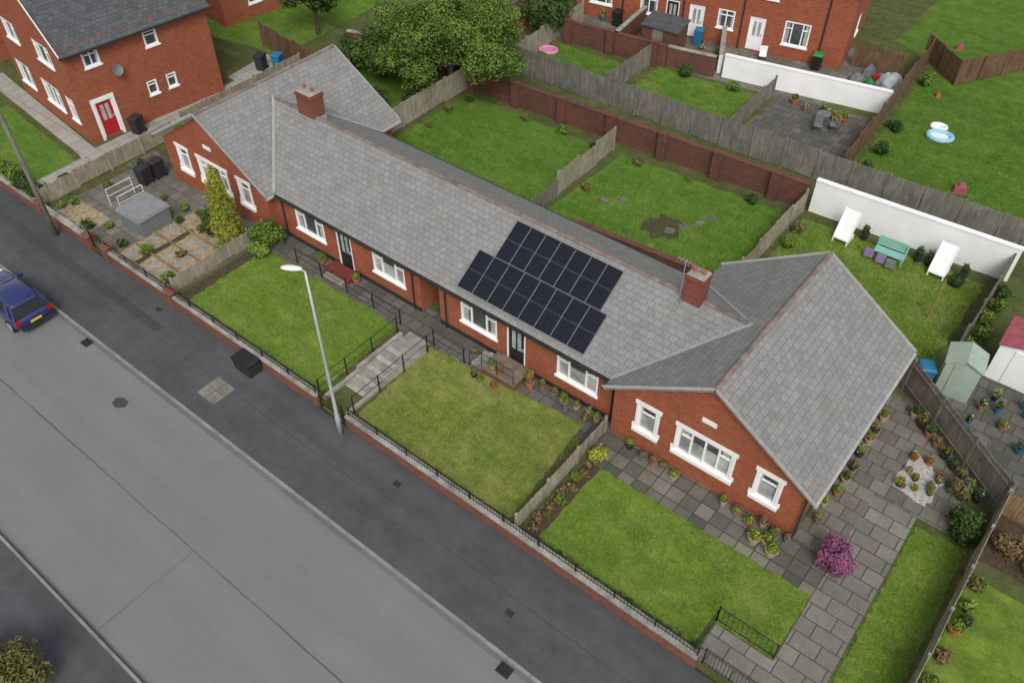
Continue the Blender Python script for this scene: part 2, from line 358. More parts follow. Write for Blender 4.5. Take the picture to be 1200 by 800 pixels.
# back gardens
sheet("patio",rect(-32,-2.4,26.0,27.6),Z+.004,SLABD)
sheet("patio",rect(-10.2,-2.4,27.6,29.6),Z+.005,SLABD)
sheet("lawn",[(-31.5,27.8),(-21.6,27.8),(-21.6,35.3),(-31.4,35.2)],Z+.012,G4,.08)
sheet("lawn",[(-20.8,27.8),(-10.9,28.2),(-10.9,36.2),(-20.6,35.4)],Z+.012,G4,.08)
sheet("lawn",[(-10.2,29.7),(-1.8,29.7),(-1.6,36.7),(-10.3,36.3)],Z+.012,G6,.08)
for x,y in ((-18.9,31.3),(-18.3,31.9),(-14.2,32.6),(-13.9,33.4),(-15.0,31.2),(-14.6,31.9)):
    a=ru(0,3); sheet("stepping_stone",[(x+.33*math.cos(a+k*1.57),y+.33*math.sin(a+k*1.57)) for k in range(4)],Z+.03,SLAB)
sheet("bare_soil",[(-16.4,30.6),(-15.2,30.3),(-14.3,31.2),(-14.9,32.3),(-16.0,32.0)],Z+.016,SOIL,.2,.25)
sheet("lawn",[(-31,40.3),(-25.2,40.3),(-25.2,44.3),(-31,44.0)],Z+.012,G4,.08)
sheet("lawn",[(-24.3,40.5),(-17.2,40.8),(-17.2,46.0),(-24.3,45.3)],Z+.012,G4,.08)
sheet("patio",[(-16.8,40.6),(-10.8,40.6),(-11.0,47.6),(-16.8,46.9)],Z+.010,SLABD)
sheet("patio",[(-33,44.5),(-14,46.8),(-14,56),(-33,50)],Z+.006,SLAB)
sheet("lawn",[(-10.0,40.9),(6,41.2),(6,64),(-3.2,64),(-9.0,54.5),(-10.9,55.8)],Z+.012,G5,.1)
sheet("lawn",[(-14,58.0),(-9.3,55.6),(-3.8,64.3),(6,66),(12,95),(-14,95)],Z+.012,G5,.1)
sheet("lawn",[(-38,27),(-33,27.5),(-32.6,36),(-42,36)],Z+.012,G5,.1)
sheet("lawn",[(-58,29),(-44,31.5),(-46,60),(-75,60)],Z+.012,G4,.1)
sheet("path",[(-44.5,27.5),(-42,27.5),(-42,31),(-45,31)],Z+.014,PATHP)
# right neighbour
sheet("patio",rect(-.8,6,24.9,31.5),Z+.008,SLABD)
sheet("lawn",rect(2.7,8,12,21.3),Z+.012,G3,.05)
sheet("flower_bed",rect(2.7,7,22.0,24.4),Z+.015,SOIL,.05)
def tufts(name,rects,n,cols,seed,h=.06):
    rg=np.random.default_rng(seed); ar=np.array([(b-a)*(d-c) for a,b,c,d in rects]); idx=rg.choice(len(rects),n,p=ar/ar.sum()); rc=np.array(rects)[idx]
    x=rg.uniform(rc[:,0],rc[:,1]); y=rg.uniform(rc[:,2],rc[:,3]); a=rg.uniform(0,6.28,n); w=rg.uniform(.012,.03,n); hh=h*rg.uniform(.4,1.2,n)
    lx=rg.normal(size=n)*.03; ly=rg.normal(size=n)*.03
    A=np.stack([x-w*np.cos(a),y-w*np.sin(a),np.full(n,Z+.01)],1);B=np.stack([x+w*np.cos(a),y+w*np.sin(a),np.full(n,Z+.01)],1);C=np.stack([x+lx,y+ly,Z+.01+hh],1)
    V=np.stack([A,B,C],1).reshape(-1,3)
    me=bpy.data.meshes.new(name); me.vertices.add(3*n); me.vertices.foreach_set("co",V.ravel()); me.loops.add(3*n); me.loops.foreach_set("vertex_index",np.arange(3*n))
    me.polygons.add(n); me.polygons.foreach_set("loop_start",np.arange(0,3*n,3)); me.update(calc_edges=True)
    t=rg.random(n)[:,None]; cc=np.array(cols[0])*(1-t)+np.array(cols[1])*t; ca=np.repeat(np.concatenate([cc,np.ones((n,1))],1),3,axis=0)
    at=me.color_attributes.new("Col","FLOAT_COLOR","POINT"); at.data.foreach_set("color",ca.ravel()); me.materials.append(LEAF)
    o=bpy.data.objects.new(name,me); COL.objects.link(o); o["kind"]="stuff"; return o
tufts("grass",[(-29.2,-20.7,13.4,17.9),(-9.4,-3.2,13.35,17.1),(-3.2,-1.2,14.5,17.1),(.6,2.3,13,22)],22000,((.09,.16,.025),(.21,.31,.05)),3,.05)
tufts("grass",[(-18.4,-10.9,13.4,18.0)],9000,((.13,.18,.035),(.28,.31,.09)),4,.05)
tufts("grass",[(-31.1,-21.7,28.1,35.1),(-20.5,-11,28.7,35.5),(-10.2,-1.8,30.1,36.4)],30000,((.06,.15,.02),(.16,.28,.04)),5,.09)
tufts("grass",[(-9.9,5,41.2,54),(-30.9,-25.3,40.4,44),(-24.2,-17.3,40.8,45)],16000,((.05,.13,.018),(.14,.25,.035)),6,.11)
# ---------------------------------------------------------------- walls with openings
def frameM(p0,ang): return Matrix.Translation(Vector((p0[0],p0[1],0)))@Matrix.Rotation(ang,4,'Z')
def wallface(mb,Mx,w,z0,z1,ops,d=.12):
    mb.M=Mx
    us=sorted({0,w}|{o[0] for o in ops}|{o[1] for o in ops}); zs=sorted({z0,z1}|{o[2] for o in ops}|{o[3] for o in ops})
    for a,b in zip(us,us[1:]):
        for c,e in zip(zs,zs[1:]):
            um,zm=(a+b)/2,(c+e)/2
            if any(o[0]<um<o[1] and o[2]<zm<o[3] for o in ops): continue
            mb.face([(a,0,c),(b,0,c),(b,0,e),(a,0,e)])
    for a,b,c,e in [o[:4] for o in ops]:
        mb.face([(a,0,c),(a,0,e),(a,d,e),(a,d,c)]); mb.face([(b,0,c),(b,d,c),(b,d,e),(b,0,e)])
        mb.face([(a,0,e),(b,0,e),(b,d,e),(a,d,e)]); mb.face([(a,0,c),(a,d,c),(b,d,c),(b,0,c)])
    mb.M=Matrix.Identity(4)
def window(par,Mx,a,b,c,e,panes=3,style="plain"):
    m=MB(); m.M=Mx; w=b-a
    m.m=1; cw=w*.2
    m.face([(a,.07,c),(a+cw,.07,c),(a+cw,.07,e),(a,.07,e)]); m.face([(b-cw,.07,c),(b,.07,c),(b,.07,e),(b-cw,.07,e)])
    m.m=0; m.face([(a+cw,.07,c),(b-cw,.07,c),(b-cw,.07,e),(a+cw,.07,e)])
    if style.startswith("net"):
        m.m=1; m.face([(a+cw,.068,c),(b-cw,.068,c),(b-cw,.068,c+(e-c)*.6),(a+cw,.068,c+(e-c)*.6)])
    wo=m.obj("window",[GLASS,CURT],par)
    f=MB(); f.M=Mx; t=.085
    f.box(a,a+t,.0,.09,c,e); f.box(b-t,b,.0,.09,c,e); f.box(a+t,b-t,.0,.09,c,c+t); f.box(a+t,b-t,.0,.09,e-t,e)
    if panes==3: cuts=[a+w*.29,b-w*.29]
    elif panes==4: cuts=[a+w*.25,a+w*.5,b-w*.25]
    elif panes==2: cuts=[(a+b)/2]
    else: cuts=[]
    for x in cuts: f.box(x-.035,x+.035,.01,.08,c+t,e-t)
    ed=[a+t]+[x for x in cuts]+[b-t]
    tz=e-(e-c)*.3
    for i,(x0,x1) in enumerate(zip(ed,ed[1:])):
        if panes==3 and i==1: continue
        if panes==4 and i in(1,2): continue
        f.box(x0+.036,x1-.036,.02,.078,tz-.03,tz+.03)
    f.obj("frame",WHITE,wo)
    s=MB(); s.M=Mx
    if style=="netstone":
        s.box(a-.16,b+.16,-.09,-.001,c-.17,c-.002); s.obj("sill",STONE,wo)
        l=MB(); l.M=Mx; l.box(a-.16,b+.16,-.05,-.001,e+.002,e+.17); l.box(a-.10,a-.002,-.03,-.001,c,e); l.box(b+.002,b+.10,-.03,-.001,c,e)
        l.box(a-.2,a-.10,-.035,-.001,c,c+.22); l.box(b+.10,b+.2,-.035,-.001,c,c+.22)
        l.obj("surround",STONE,wo)
    else:
        s.box(a-.06,b+.06,-.08,-.001,c-.09,c-.002); s.obj("sill",WHITE,wo)
    return wo
def door(par,Mx,a,b,c,e,mat,glass=True,label=None):
    m=MB(); m.M=Mx; m.box(a+.07,b-.07,.04,.09,c,e-.07)
    d=m.obj("door",mat,par)
    f=MB(); f.M=Mx; f.box(a,a+.07,.0,.11,c,e); f.box(b-.07,b,.0,.11,c,e); f.box(a+.07,b-.07,.0,.11,e-.07,e); f.obj("frame",WHITE,d)
    if glass:
        w=b-a
        for k in (.25,.55):
            q=MB(); q.M=Mx; q.box(a+w*k,a+w*(k+.2),.03,.05,c+.9,e-.25); q.obj("door_glass",CURT,d)
    h=MB(); h.M=Mx; h.box(b-.2,b-.12,.01,.04,c+.95,c+1.1); h.obj("handle",GALV,d)
    if label: d["label"]=label
    return d
# ---------------------------------------------------------------- bungalow terrace
T=empty("bungalow_terrace",(0,0,0)); tag(T,"long red brick bungalow terrace with grey tiled roof","house")
E0,RZ,WZ=3.0,5.25,5.72
XL,XR=-29.5,-10.6; YF,YR=19.12,26.08; YM=22.6; WY=19.34
wb=MB(); zb=.3; zt=2.98
def wop(cx,w,z0=1.42,z1=2.66): return (cx-w/2,cx+w/2,z0,z1)
x0=-29.9
mops=[wop(-27.5,1.95),(-25.7,-24.75,.55,2.68),wop(-22.4,1.95),(-20.5,-19.4,.5,2.60),wop(-17.2,1.95),(-15.7,-14.75,.55,2.68),wop(-12.2,1.95)]
lo=[(a-x0,b-x0,c,d) for a,b,c,d in mops]
FM=frameM((x0,WY),0)
wallface(wb,FM,19.7,zb,zt,lo)
wallface(wb,frameM((-10.2,25.7),math.pi),19.7,zb,zt,[])
wb.box(-20.62,-20.5,WY+.13,21.5,.5,2.62); wb.box(-19.4,-19.28,WY+.13,21.5,.5,2.62)
wb.obj("wall",BR,T)
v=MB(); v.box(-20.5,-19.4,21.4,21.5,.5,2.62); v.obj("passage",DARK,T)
for i,k in enumerate((0,2,4,6)): a,b,c,d=lo[k]; window(T,FM,a,b,c,d,3,"net" if i%2 else "plain")
a,b,c,d=lo[1]; door(T,FM,a,b,c,d,BLACK); a,b,c,d=lo[5]; door(T,FM,a,b,c,d,BLACK,label="black front door with two glass strips")
for a,b in ((-29.89,-25.72),(-24.73,-20.5),(-19.4,-15.72),(-14.73,-10.21)):
    pl=MB(); pl.box(a,b,WY-.03,WY-.002,.3,.72); pl.obj("plinth",GUT,T)
def gable(mb,xa,xb,y,flip=False):
    xm=(xa+xb)/2
    ps=[(xa,y,zt),(xb,y,zt),(xm,y,zt+(xb-xa)/2*.65)]
    if flip: ps=ps[::-1]
    mb.face(ps)
for side,(xa,xb) in (("l",(-37.85,-29.9)),("r",(-10.22,-2.68))):
    w=xb-xa; xm=(xa+xb)/2; wm=MB(); Mf=frameM((xa,18.88),0)
    if side=="r": cs=[(-8.75,.78,1),(-6.4,2.15,4),(-3.95,.78,1)]
    else: cs=[(-36.3,.78,1),(-33.9,2.15,4),(-31.5,.78,1)]
    ops=[(c-xa-ww/2,c-xa+ww/2,1.58,2.90) for c,ww,_ in cs]
    wallface(wm,Mf,w,zb,zt,ops); gable(wm,xa,xb,18.88)
    Mr=frameM((xb,18.88),math.pi/2); Ml=frameM((xa,27.3),-math.pi/2); Mb=frameM((xb,27.3),math.pi)
    so=[(5.2,6.1,.55,2.65)]; wallface(wm,Mr,8.42,zb,zt,so); wallface(wm,Ml,8.42,zb,zt,[]); wallface(wm,Mb,w,zb,zt,[]); gable(wm,xa,xb,27.3,True)
    wm.obj("wall",BR,T)
    for (a,b,c,d),(_,_,pn_) in zip(ops,cs): window(T,Mf,a,b,c,d,pn_,"netstone")
    door(T,Mr,5.2,6.1,.55,2.65,WHITE)
    pq=MB(); pq.box(xm-.28,xm+.28,18.84,18.878,3.75,3.95); pq.obj("plaque",STONE,T)
roof=MB()
roof.slab([(XL,YF,E0),(XR,YF,E0),(XR+3.48,YM,RZ+.02),(XL-3.48,YM,RZ+.02)],.1)
roof.slab([(XR,YR,E0),(XL,YR,E0),(XL-3.48,YM,RZ+.02),(XR+3.48,YM,RZ+.02)],.1)
ro=roof.obj("roof",ROOF,T)
def ridge_piece(t,p,q,r=.10):
    p=Vector(p);q=Vector(q); d=(q-p).normalized(); s=d.cross(Vector((0,0,1))); prev=None
    dz=ru(-.01,.01)
    for k in range(6):
        a=math.pi*k/5; o=s*math.cos(a)*r+Vector((0,0,math.sin(a)*r*.75-.02+dz))
        cur=(p+o,q+o)
        if prev: t.face([prev[0],prev[1],cur[1],cur[0]][::-1])
        prev=cur
def wingroof(xa,xb):
    xm=(xa+xb)/2; r=MB(); y0,y1=18.62,27.55
    r.slab([(xa,y1,E0),(xa,y0,E0),(xm,y0,WZ),(xm,y1,WZ)],.1)
    r.slab([(xb,y0,E0),(xb,y1,E0),(xm,y1,WZ),(xm,y0,WZ)],.1)
    o=r.obj("roof",ROOF,T)
    t=MB(); y=y0
    while y<y1-.1:
        ridge_piece(t,(xm,y,WZ),(xm,min(y+.46,y1),WZ)); y+=.45
    t.obj("ridge_tiles",RIDGE,o)
    for yy in (y0-.02,y1):
        for xs in (xa,xb):
            b=MB()
            b.slab([(xs,yy,E0-.01),(xs,yy+.02,E0-.01),(xm,yy+.02,WZ-.01),(xm,yy,WZ-.01)] if xs==xa else [(xs,yy+.02,E0-.01),(xs,yy,E0-.01),(xm,yy,WZ-.01),(xm,yy+.02,WZ-.01)],.11)
            b.obj("verge_board",VERGE,o)
    gt=MB(); gt.box(xb-.02,xb+.09,y0,y1,E0-.13,E0-.03); gt.obj("gutter",VERGE,o)
    gt=MB(); gt.box(xa-.09,xa+.02,y0,19.0 if xa>-20 else y1,E0-.13,E0-.03); gt.obj("gutter",GUT,o)
    return o
wingroof(-38.35,-29.5); wingroof(-10.6,-2.3)
t=MB(); x=XL-3.4
while x<XR+3.3: ridge_piece(t,(x,YM,RZ+.03),(x+.46,YM,RZ+.03)); x+=.45
t.obj("ridge_tiles",RIDGE,ro)
def valley(p,q,w=.07):
    vl=MB(); p=Vector(p);q=Vector(q); s=Vector((-(q-p).y,(q-p).x,0)).normalized()*w; up=Vector((0,0,.05))
    vl.slab([p-s+up,p+s+up,q+s+up,q-s+up],.02); vl.obj("valley_lead",LEAD,ro)
valley((XR,YF,E0),(XR+3.48,YM,RZ)); valley((XL,YF,E0),(XL-3.48,YM,RZ)); valley((XR+3.48,YM,RZ),(XR,YR,E0)); valley((XL-3.48,YM,RZ),(XL,YR,E0))
for ya,yb in ((YF-.1,YF+.02),(YR-.02,YR+.1)):
    gt=MB(); gt.box(XL+.05,XR-.1,ya,yb,E0-.13,E0-.03); gt.obj("gutter",GUT,ro)
for x,y in ((-29.3,WY-.07),(-19.0,WY-.07),(-10.5,WY-.07),(-20.9,WY-.07),(-2.6,18.8)):
    dp=MB(); dp.tube((x,y,.5),(x,y,2.9),.04,n=6); dp.obj("downpipe",GUT,T)
def chimney(x,y,hw,hd,top):
    c=MB(); c.box(x-hw,x+hw,y-hd,y+hd,4.6,top); c.box(x-hw-.04,x+hw+.04,y-hd-.04,y+hd+.04,top-.2,top-.1); co=c.obj("chimney",BRC,ro)
    c=MB(); c.taper(x-hw,x+hw,y-hd,y+hd,top+.001,top+.08,.8); c.obj("flaunching",CONC,co)
    for dx in (-hw*.5,hw*.5):
        c=MB(); c.lathe((x+dx,y,top+.03),[(.09,0),(.08,.1),(.08,.18),(.10,.2)],10); c.obj("chimney_pot",TERRA,co)
    c=MB(); c.box(x-hw-.02,x+hw+.02,y-hd-.02,y+hd+.02,4.6,5.24); c.obj("flashing",LEAD,co)
    return co
chimney(-30.35,22.75,.52,.38,6.4); cr=chimney(-9.4,22.5,.36,.3,6.5)
an=MB(); an.tube((-9.9,22.3,5.4),(-9.9,22.3,7.0),.015,n=5); an.tube((-10.2,22.3,6.95),(-9.6,22.3,6.95),.01,n=4)
for k in range(5): an.tube((-10.2+k*.15,22.15,6.95),(-10.2+k*.15,22.45,6.95),.006,n=4)
an.obj("aerial",GALV,cr)
SL=math.atan2(RZ-E0,YM-YF)
def roofpt(x,y,off):
    n=Vector((0,-math.sin(SL),math.cos(SL))); return Vector((x,y,E0+(y-YF)*math.tan(SL)))+n*off
def solar(x,y,w,h):
    o=empty("solar_panel",roofpt(x,y,.11)); o.rotation_euler=(SL,0,0)
    m=MB(); m.box(.010,w-.010,.012,h-.012,-.03,.0); m.obj("cell_sheet",SOLAR,o)
    f=MB(); t=.013; f.box(0,w,0,t,-.04,.008); f.box(0,w,h-t,h,-.04,.008); f.box(0,t,t,h-t,-.04,.008); f.box(w-t,w,t,h-t,-.04,.008); f.box(t,w-t,h/2-.004,h/2+.004,-.0,.003); f.obj("frame",GREYF,o)
    for k in (.2,.8):
        r=MB(); r.box(.0,w,h*k,h*k+.04,-.1,-.04); r.obj("mounting_rail",GALV,o)
    return tag(o,"black solar panel with thin frame on grey tiled roof","solar panel","solar panels on the roof")
for i in range(8): solar(-18.3+i*.79,19.38,.785,1.76)
for i in range(7): solar(-17.5+i*.74,20.875,.735,1.76)
# ---------------------------------------------------------------- front boundary walls
def lowwall(x0,x1,y,h,mat,label,th=.22,z0=.05,cop=COPE,piers=()):
    o=empty("garden_wall",(x0,y,z0)); L=x1-x0
    m=MB(); m.box(0,L,0,th,0,h); m.obj("brickwork",mat,o)
    c=MB(); x=0
    while x<L-.01: c.box(x,min(L,x+.6)-.008,-.04,th+.04,h+.002,h+.07+ru(-.008,.008)); x+=.6
    c.obj("coping",cop,o)
    for px in piers:
        p=MB(); p.box(px-x0-.22,px-x0+.22,-.08,th+.08,0,h+.25); p.taper(px-x0-.27,px-x0+.27,-.13,th+.13,h+.25,h+.34,.8); p.obj("pier",mat,o)
    return tag(o,label,"wall")
lowwall(-46,-36.3,12.86,.66,BRW,"low red brick boundary wall with stone coping beside pavement",piers=(-36.45,-40.8))
lowwall(-35.1,-20.25,12.86,.66,BRW,"low red brick boundary wall with stone coping beside pavement",piers=(-34.95,-29.9))
lowwall(-18.6,-2.95,12.86,.66,BRW,"long low red brick wall with stone coping beside pavement",piers=())
lowwall(2.7,14,12.86,.66,BRW,"low red brick boundary wall of the neighbouring garden")
def railing(pts,z,h,label,gap=.13,name="railing",posts=1.6):
    m=MB()
    for (xa,ya),(xb,yb) in zip(pts,pts[1:]):
        L=math.hypot(xb-xa,yb-ya); n=max(1,int(L/gap)) if gap else 0; dx,dy=(xb-xa)/L,(yb-ya)/L
        m.tube((xa,ya,z+h),(xb,yb,z+h),.016,n=5); m.tube((xa,ya,z+(.1 if gap else h*.5)),(xb,yb,z+(.1 if gap else h*.5)),.013,n=5)
        for i in range(n+1):
            t=L*i/n if n else 0; m.box(xa+dx*t-.007,xa+dx*t+.007,ya+dy*t-.007,ya+dy*t+.007,z,z+h)
        k=max(1,round(L/posts))
        for i in range(k+1):
            t=L*i/k; m.box(xa+dx*t-.022,xa+dx*t+.022,ya+dy*t-.022,ya+dy*t+.022,z-.05,z+h+.05)
    ob=m.obj(name,BLACK); return tag(ob,label,"gate" if name=="garden_gate" else "railing")
railing([(-35,12.98),(-20.4,12.98)],.78,.42,"black iron railing on top of low brick wall")
railing([(-18.5,12.98),(-3.0,12.98)],.78,.42,"black iron railing on top of low brick wall")
railing([(-3.2,13.1),(-3.15,14.5),(-1.15,14.5)],Z,.85,"black iron railing around the path corner",.16)
railing([(-27.4,18.15),(-20.7,18.15)],Z,.85,"thin black handrail beside the lawn and front path",0)
railing([(-20.3,13.1),(-20.35,17.6)],Z+.1,.9,"thin black handrail beside the garden steps",0)
railing([(-18.55,13.3),(-18.6,17.6)],Z+.1,.9,"thin black handrail beside the garden steps",0)
railing([(-18.7,18.1),(-17.0,18.1)],Z,.85,"thin black handrail beside the paved path",0)
railing([(-20.1,12.92),(-18.8,12.92)],.25,.9,"black iron garden gate at the foot of steps",.13,"garden_gate")
railing([(-2.8,12.98),(-1.1,12.98)],.5,.95,"black iron garden gate between wall and path",.11,"garden_gate")
railing([(-36.2,12.95),(-35.2,12.95)],.4,.9,"black iron garden gate between brick piers",.13,"garden_gate")
for x in (-38.3,-37.3):
    m=MB()
    for y in (15.3,16.7): m.tube((x,y,Z),(x,y,Z+.95),.02,n=6)
    m.tube((x,15.3,Z+.95),(x,16.7,Z+.95),.02,n=6); m.tube((x,15.3,Z+.55),(x,16.7,Z+.55),.016,n=6)
    tag(m.obj("handrail",LAMP),"white tubular handrail beside the front path","railing")
# ---------------------------------------------------------------- fences
def panelmesh(L,h,mat,sw=.12,gap=.012):
    m=MB(); x=.0
    while x<L-.05:
        hh=h+ru(-.03,.02); m.box(x,min(L,x+sw-gap),-.012+ru(-.006,.006),.012,.05,hh); x+=sw
    for z in (.35,h-.3): m.box(0,L,.016,.05,z,z+.08)
    return m
def fence(name,p0,p1,h,mat,label,pl=1.8,z=Z,postm=None,posth=.08):
    dx,dy=p1[0]-p0[0],p1[1]-p0[1]; L=math.hypot(dx,dy); n=max(1,round(L/pl)); a=math.atan2(dy,dx); q=L/n
    o=empty(name,(p0[0],p0[1],z),a); tag(o,label,"fence")
    base=[panelmesh(q-.1,h,mat).obj("fence_panel",mat,o) for _ in range(min(n,3))]
    post=MB(); post.box(-.05,.05,-.05,.05,-.1,h+posth); po=post.obj("post",postm or mat,o)
    for i in range(n):
        b=base[i] if i<len(base) else base[i%3].copy()
        if i>=len(base): COL.objects.link(b)
        b.location=(i*q+.05,ru(-.01,.01),ru(-.05,.04)); b.rotation_euler=(ru(-.03,.03),0,ru(-.012,.012))
    for i in range(1,n+1):
        c=po.copy(); COL.objects.link(c); c.location=(i*q,0,ru(-.03,.02))
    return o
fence("wooden_fence",(-30.1,13.25),(-30.3,18.6),.85,WOODL,"pale weathered wooden fence between front gardens")
fence("wooden_fence",(-10.3,13.15),(-10.35,18.7),.9,WOODL,"pale wooden fence beside flower bed and lawn")
fence("wooden_fence",(-41.0,13.2),(-41.2,21.2),1.0,WOODL,"pale wooden boundary fence beside the paved garden")
fence("wooden_fence",(2.45,12.9),(2.6,24.3),1.4,WOODL,"pale wooden boundary fence along the grass strip")
fence("wooden_fence",(2.6,24.4),(-2.2,28.1),1.7,WOODG,"grey weathered wooden fence behind the side patio")
fence("wooden_fence",(-31.5,39.1),(5,40.3),1.75,WOODG,"long grey weathered wooden fence behind the brick wall")
fence("wooden_fence",(-21.1,30.2),(-21.2,35.5),1.4,WOODL,"pale wooden fence between two back lawns")
fence("wooden_fence",(-21.0,26.4),(-21.1,30.1),1.0,WOODG,"low grey wooden fence beside the back patio")
fence("wooden_fence",(-10.6,28.3),(-10.6,36.7),1.3,WOODL,"pale slatted fence between two back gardens")
fence("wooden_fence",(-31.9,28.2),(-32.0,35.6),1.5,WOODL,"pale wooden fence at the lawn edge near tree")
fence("wooden_fence",(-38.4,27.8),(-32.1,28.0),1.3,WOODB,"brown wooden fence behind the end wing")
fence("wooden_fence",(-1.2,31.6),(-1.1,37.6),1.5,WOODG,"dark grey wooden fence beside the back lawn")
fence("wooden_fence",(-10.4,41.0),(-11.3,56.2),1.6,WOODB,"brown wooden fence between the rear gardens")
fence("wooden_fence",(-11.7,56.8),(-9.0,54.5),1.6,WOODB,"dark brown panel fence at the lawn end")
fence("wooden_fence",(-9.0,54.5),(-3.5,63.8),1.6,WOODB,"dark brown panel fence at the lawn end")
fence("wooden_fence",(-24.9,40.2),(-24.8,45.6),1.5,WOODG,"grey wooden fence between narrow rear gardens")
fence("wooden_fence",(-17.0,40.2),(-17.1,46.5),1.2,WOODG,"grey wooden fence beside the rear patio")
fence("wooden_fence",(-31.4,39.2),(-31.8,47.5),1.5,WOODL,"pale wooden fence beside the back yard")
fence("wooden_fence",(-46,31.6),(-38.6,30.9),1.6,WOODB,"brown wooden fence behind the detached house")
fence("wooden_fence",(-41.3,22.0),(-41.4,30.8),1.2,WOODL,"pale wooden fence beside the house path")
fence("wooden_fence",(2.7,24.4),(7.5,24.6),1.2,WOODW,"warm brown wooden fence of neighbouring yard")
fence("wooden_fence",(-14.9,53.0),(-12.0,53.4),1.5,WOODB,"dark brown fence panel beside the brick house")
# ---------------------------------------------------------------- brick back wall
def bigwall(name,p0,p1,h,mat,label,th=.24,piers=3.2,ph=.2,cop=COPE,z=Z-.1):
    dx,dy=p1[0]-p0[0],p1[1]-p0[1]; L=math.hypot(dx,dy); a=math.atan2(dy,dx); o=empty(name,(p0[0],p0[1],z),a); tag(o,label,"wall")
    m=MB(); m.box(0,L,0,th,0,h); m.obj("masonry",mat,o)
    c=MB(); c.box(-.02,L+.02,-.03,th+.03,h+.002,h+.06); c.obj("coping",cop,o)
    if piers:
        k=int(L/piers)
        for i in range(k+1):
            p=MB(); x=i*piers+.3; p.box(x-.24,x+.24,-.3,-.001,0,h+ph); p.box(x-.27,x+.27,-.33,.0,h+ph,h+ph+.06); p.obj("pier",mat,o)
    return o
bigwall("brick_wall",(-31.8,35.7),(-10.7,37.0),1.5,BRO,"old dark red brick wall with piers behind lawns",cop=BRO)
bigwall("white_wall",(-10.4,37.0),(-.9,37.6),1.9,WPAINT,"white painted garden wall behind bench and planters",piers=0,cop=WPAINT)
bigwall("brick_wall",(-18.6,28.3),(-11.2,28.9),.6,BRO,"low brick edging wall beside the back lawn",piers=0,cop=BRO)
bigwall("brick_wall",(-31.0,44.4),(-24.0,45.4),1.5,BRO,"old brick yard wall behind the narrow lawn",piers=3.0,cop=BRO)
bigwall("brick_wall",(-24.0,45.6),(-21.0,46.2),1.4,BRO,"short old brick yard wall",piers=0)
bigwall("brick_wall",(-27.4,45.0),(-28.0,49.5),1.5,BRO,"brick wall dividing two rear yards",piers=0)
bigwall("white_wall",(-20.6,46.6),(-10.9,48.5),1.5,WPAINT,"long white painted yard wall behind patio",piers=0,cop=WPAINT)
bigwall("white_wall",(-20.9,47.0),(-22.8,51.0),1.3,WPAINT,"white painted wall dividing the rear yards",piers=0)
bigwall("brick_wall",(-41.0,34.5),(-33.0,36.5),1.5,BRO,"old brick wall behind the tree",piers=0)
# ---------------------------------------------------------------- other houses
def house(name,p0,ang,w,d,h,fops,rops,roofm,label,rise=2.6,mode="hip",chim=True):
    o=empty(name,(p0[0],p0[1],Z),ang); tag(o,label,"house")
    m=MB(); z0=-.2
    Mf=frameM((0,0),0);Mr=frameM((w,0),math.pi/2);Mb=frameM((w,d),math.pi);Ml=frameM((0,d),-math.pi/2)
    wallface(m,Mf,w,z0,h,[q[:4] for q in fops]); wallface(m,Mr,d,z0,h,[q[:4] for q in rops]); wallface(m,Mb,w,z0,h,[]); wallface(m,Ml,d,z0,h,[])
    e=.35; r=MB(); t=h+rise; b=h-.05
    if mode=="hip":
        ym=d/2; k=d/2
        r.slab([(-e,-e,b),(w+e,-e,b),(w-k,ym,t),(k,ym,t)],.12); r.slab([(w+e,d+e,b),(-e,d+e,b),(k,ym,t),(w-k,ym,t)],.12)
        r.slab([(w+e,-e,b),(w+e,d+e,b),(w-k,ym,t)],.12); r.slab([(-e,d+e,b),(-e,-e,b),(k,ym,t)],.12)
        cx,cy=w*.5,ym
    else:
        xm=w/2; sl=rise/(w/2)
        r.slab([(-e,d+.2,b-e*sl),(-e,-.2,b-e*sl),(xm,-.2,t),(xm,d+.2,t)],.12); r.slab([(w+e,-.2,b-e*sl),(w+e,d+.2,b-e*sl),(xm,d+.2,t),(xm,-.2,t)],.12)
        m.face([(0,0,h),(w,0,h),(xm,0,t-.1)]); m.face([(w,d,h),(0,d,h),(xm,d,t-.1)]); cx,cy=xm,d*.8
    m.obj("wall",BR,o)
    for Mx,ops in ((Mf,fops),(Mr,rops)):
        for q in ops:
            if q[4]=="w": window(o,Mx,q[0],q[1],q[2],q[3],q[5],"plain")
            else: door(o,Mx,q[0],q[1],q[2],q[3],q[5])
    rr=r.obj("roof",roofm,o)
    if mode=="hip":
        gt=MB(); gt.box(-e,w+e,-e-.1,-e-.002,b-.1,b); gt.obj("gutter",GUT,rr)
        gt=MB(); gt.box(w+e+.002,w+e+.1,-e,d+e,b-.1,b); gt.obj("gutter",GUT,rr)
    else:
        zz=b-e*sl
        gt=MB(); gt.box(w+e+.002,w+e+.1,-.2,d+.2,zz-.1,zz); gt.obj("gutter",GUT,rr)
        for s_ in (0,1):
            bb=MB(); xs=w+e if s_ else -e
            bb.slab([(xs,-.2,zz),(xs,-.23,zz),(xm,-.23,t),(xm,-.2,t)] if s_ else [(xs,-.23,zz),(xs,-.2,zz),(xm,-.2,t),(xm,-.23,t)],.16); bb.obj("verge_board",WHITE,rr)
    if chim:
        c=MB(); c.box(cx-.5,cx+.5,cy-.35,cy+.35,t-.9,t+1.1); c.obj("chimney",BR,rr)
    return o
f=[(3.9,6.1,1.0,2.35,"w",4),(6.9,7.8,1.0,2.35,"w",2),(.6,2.4,1.0,2.35,"w",3),(5.1,7.0,3.9,5.05,"w",3),(1.2,2.8,3.9,5.05,"w",3)]
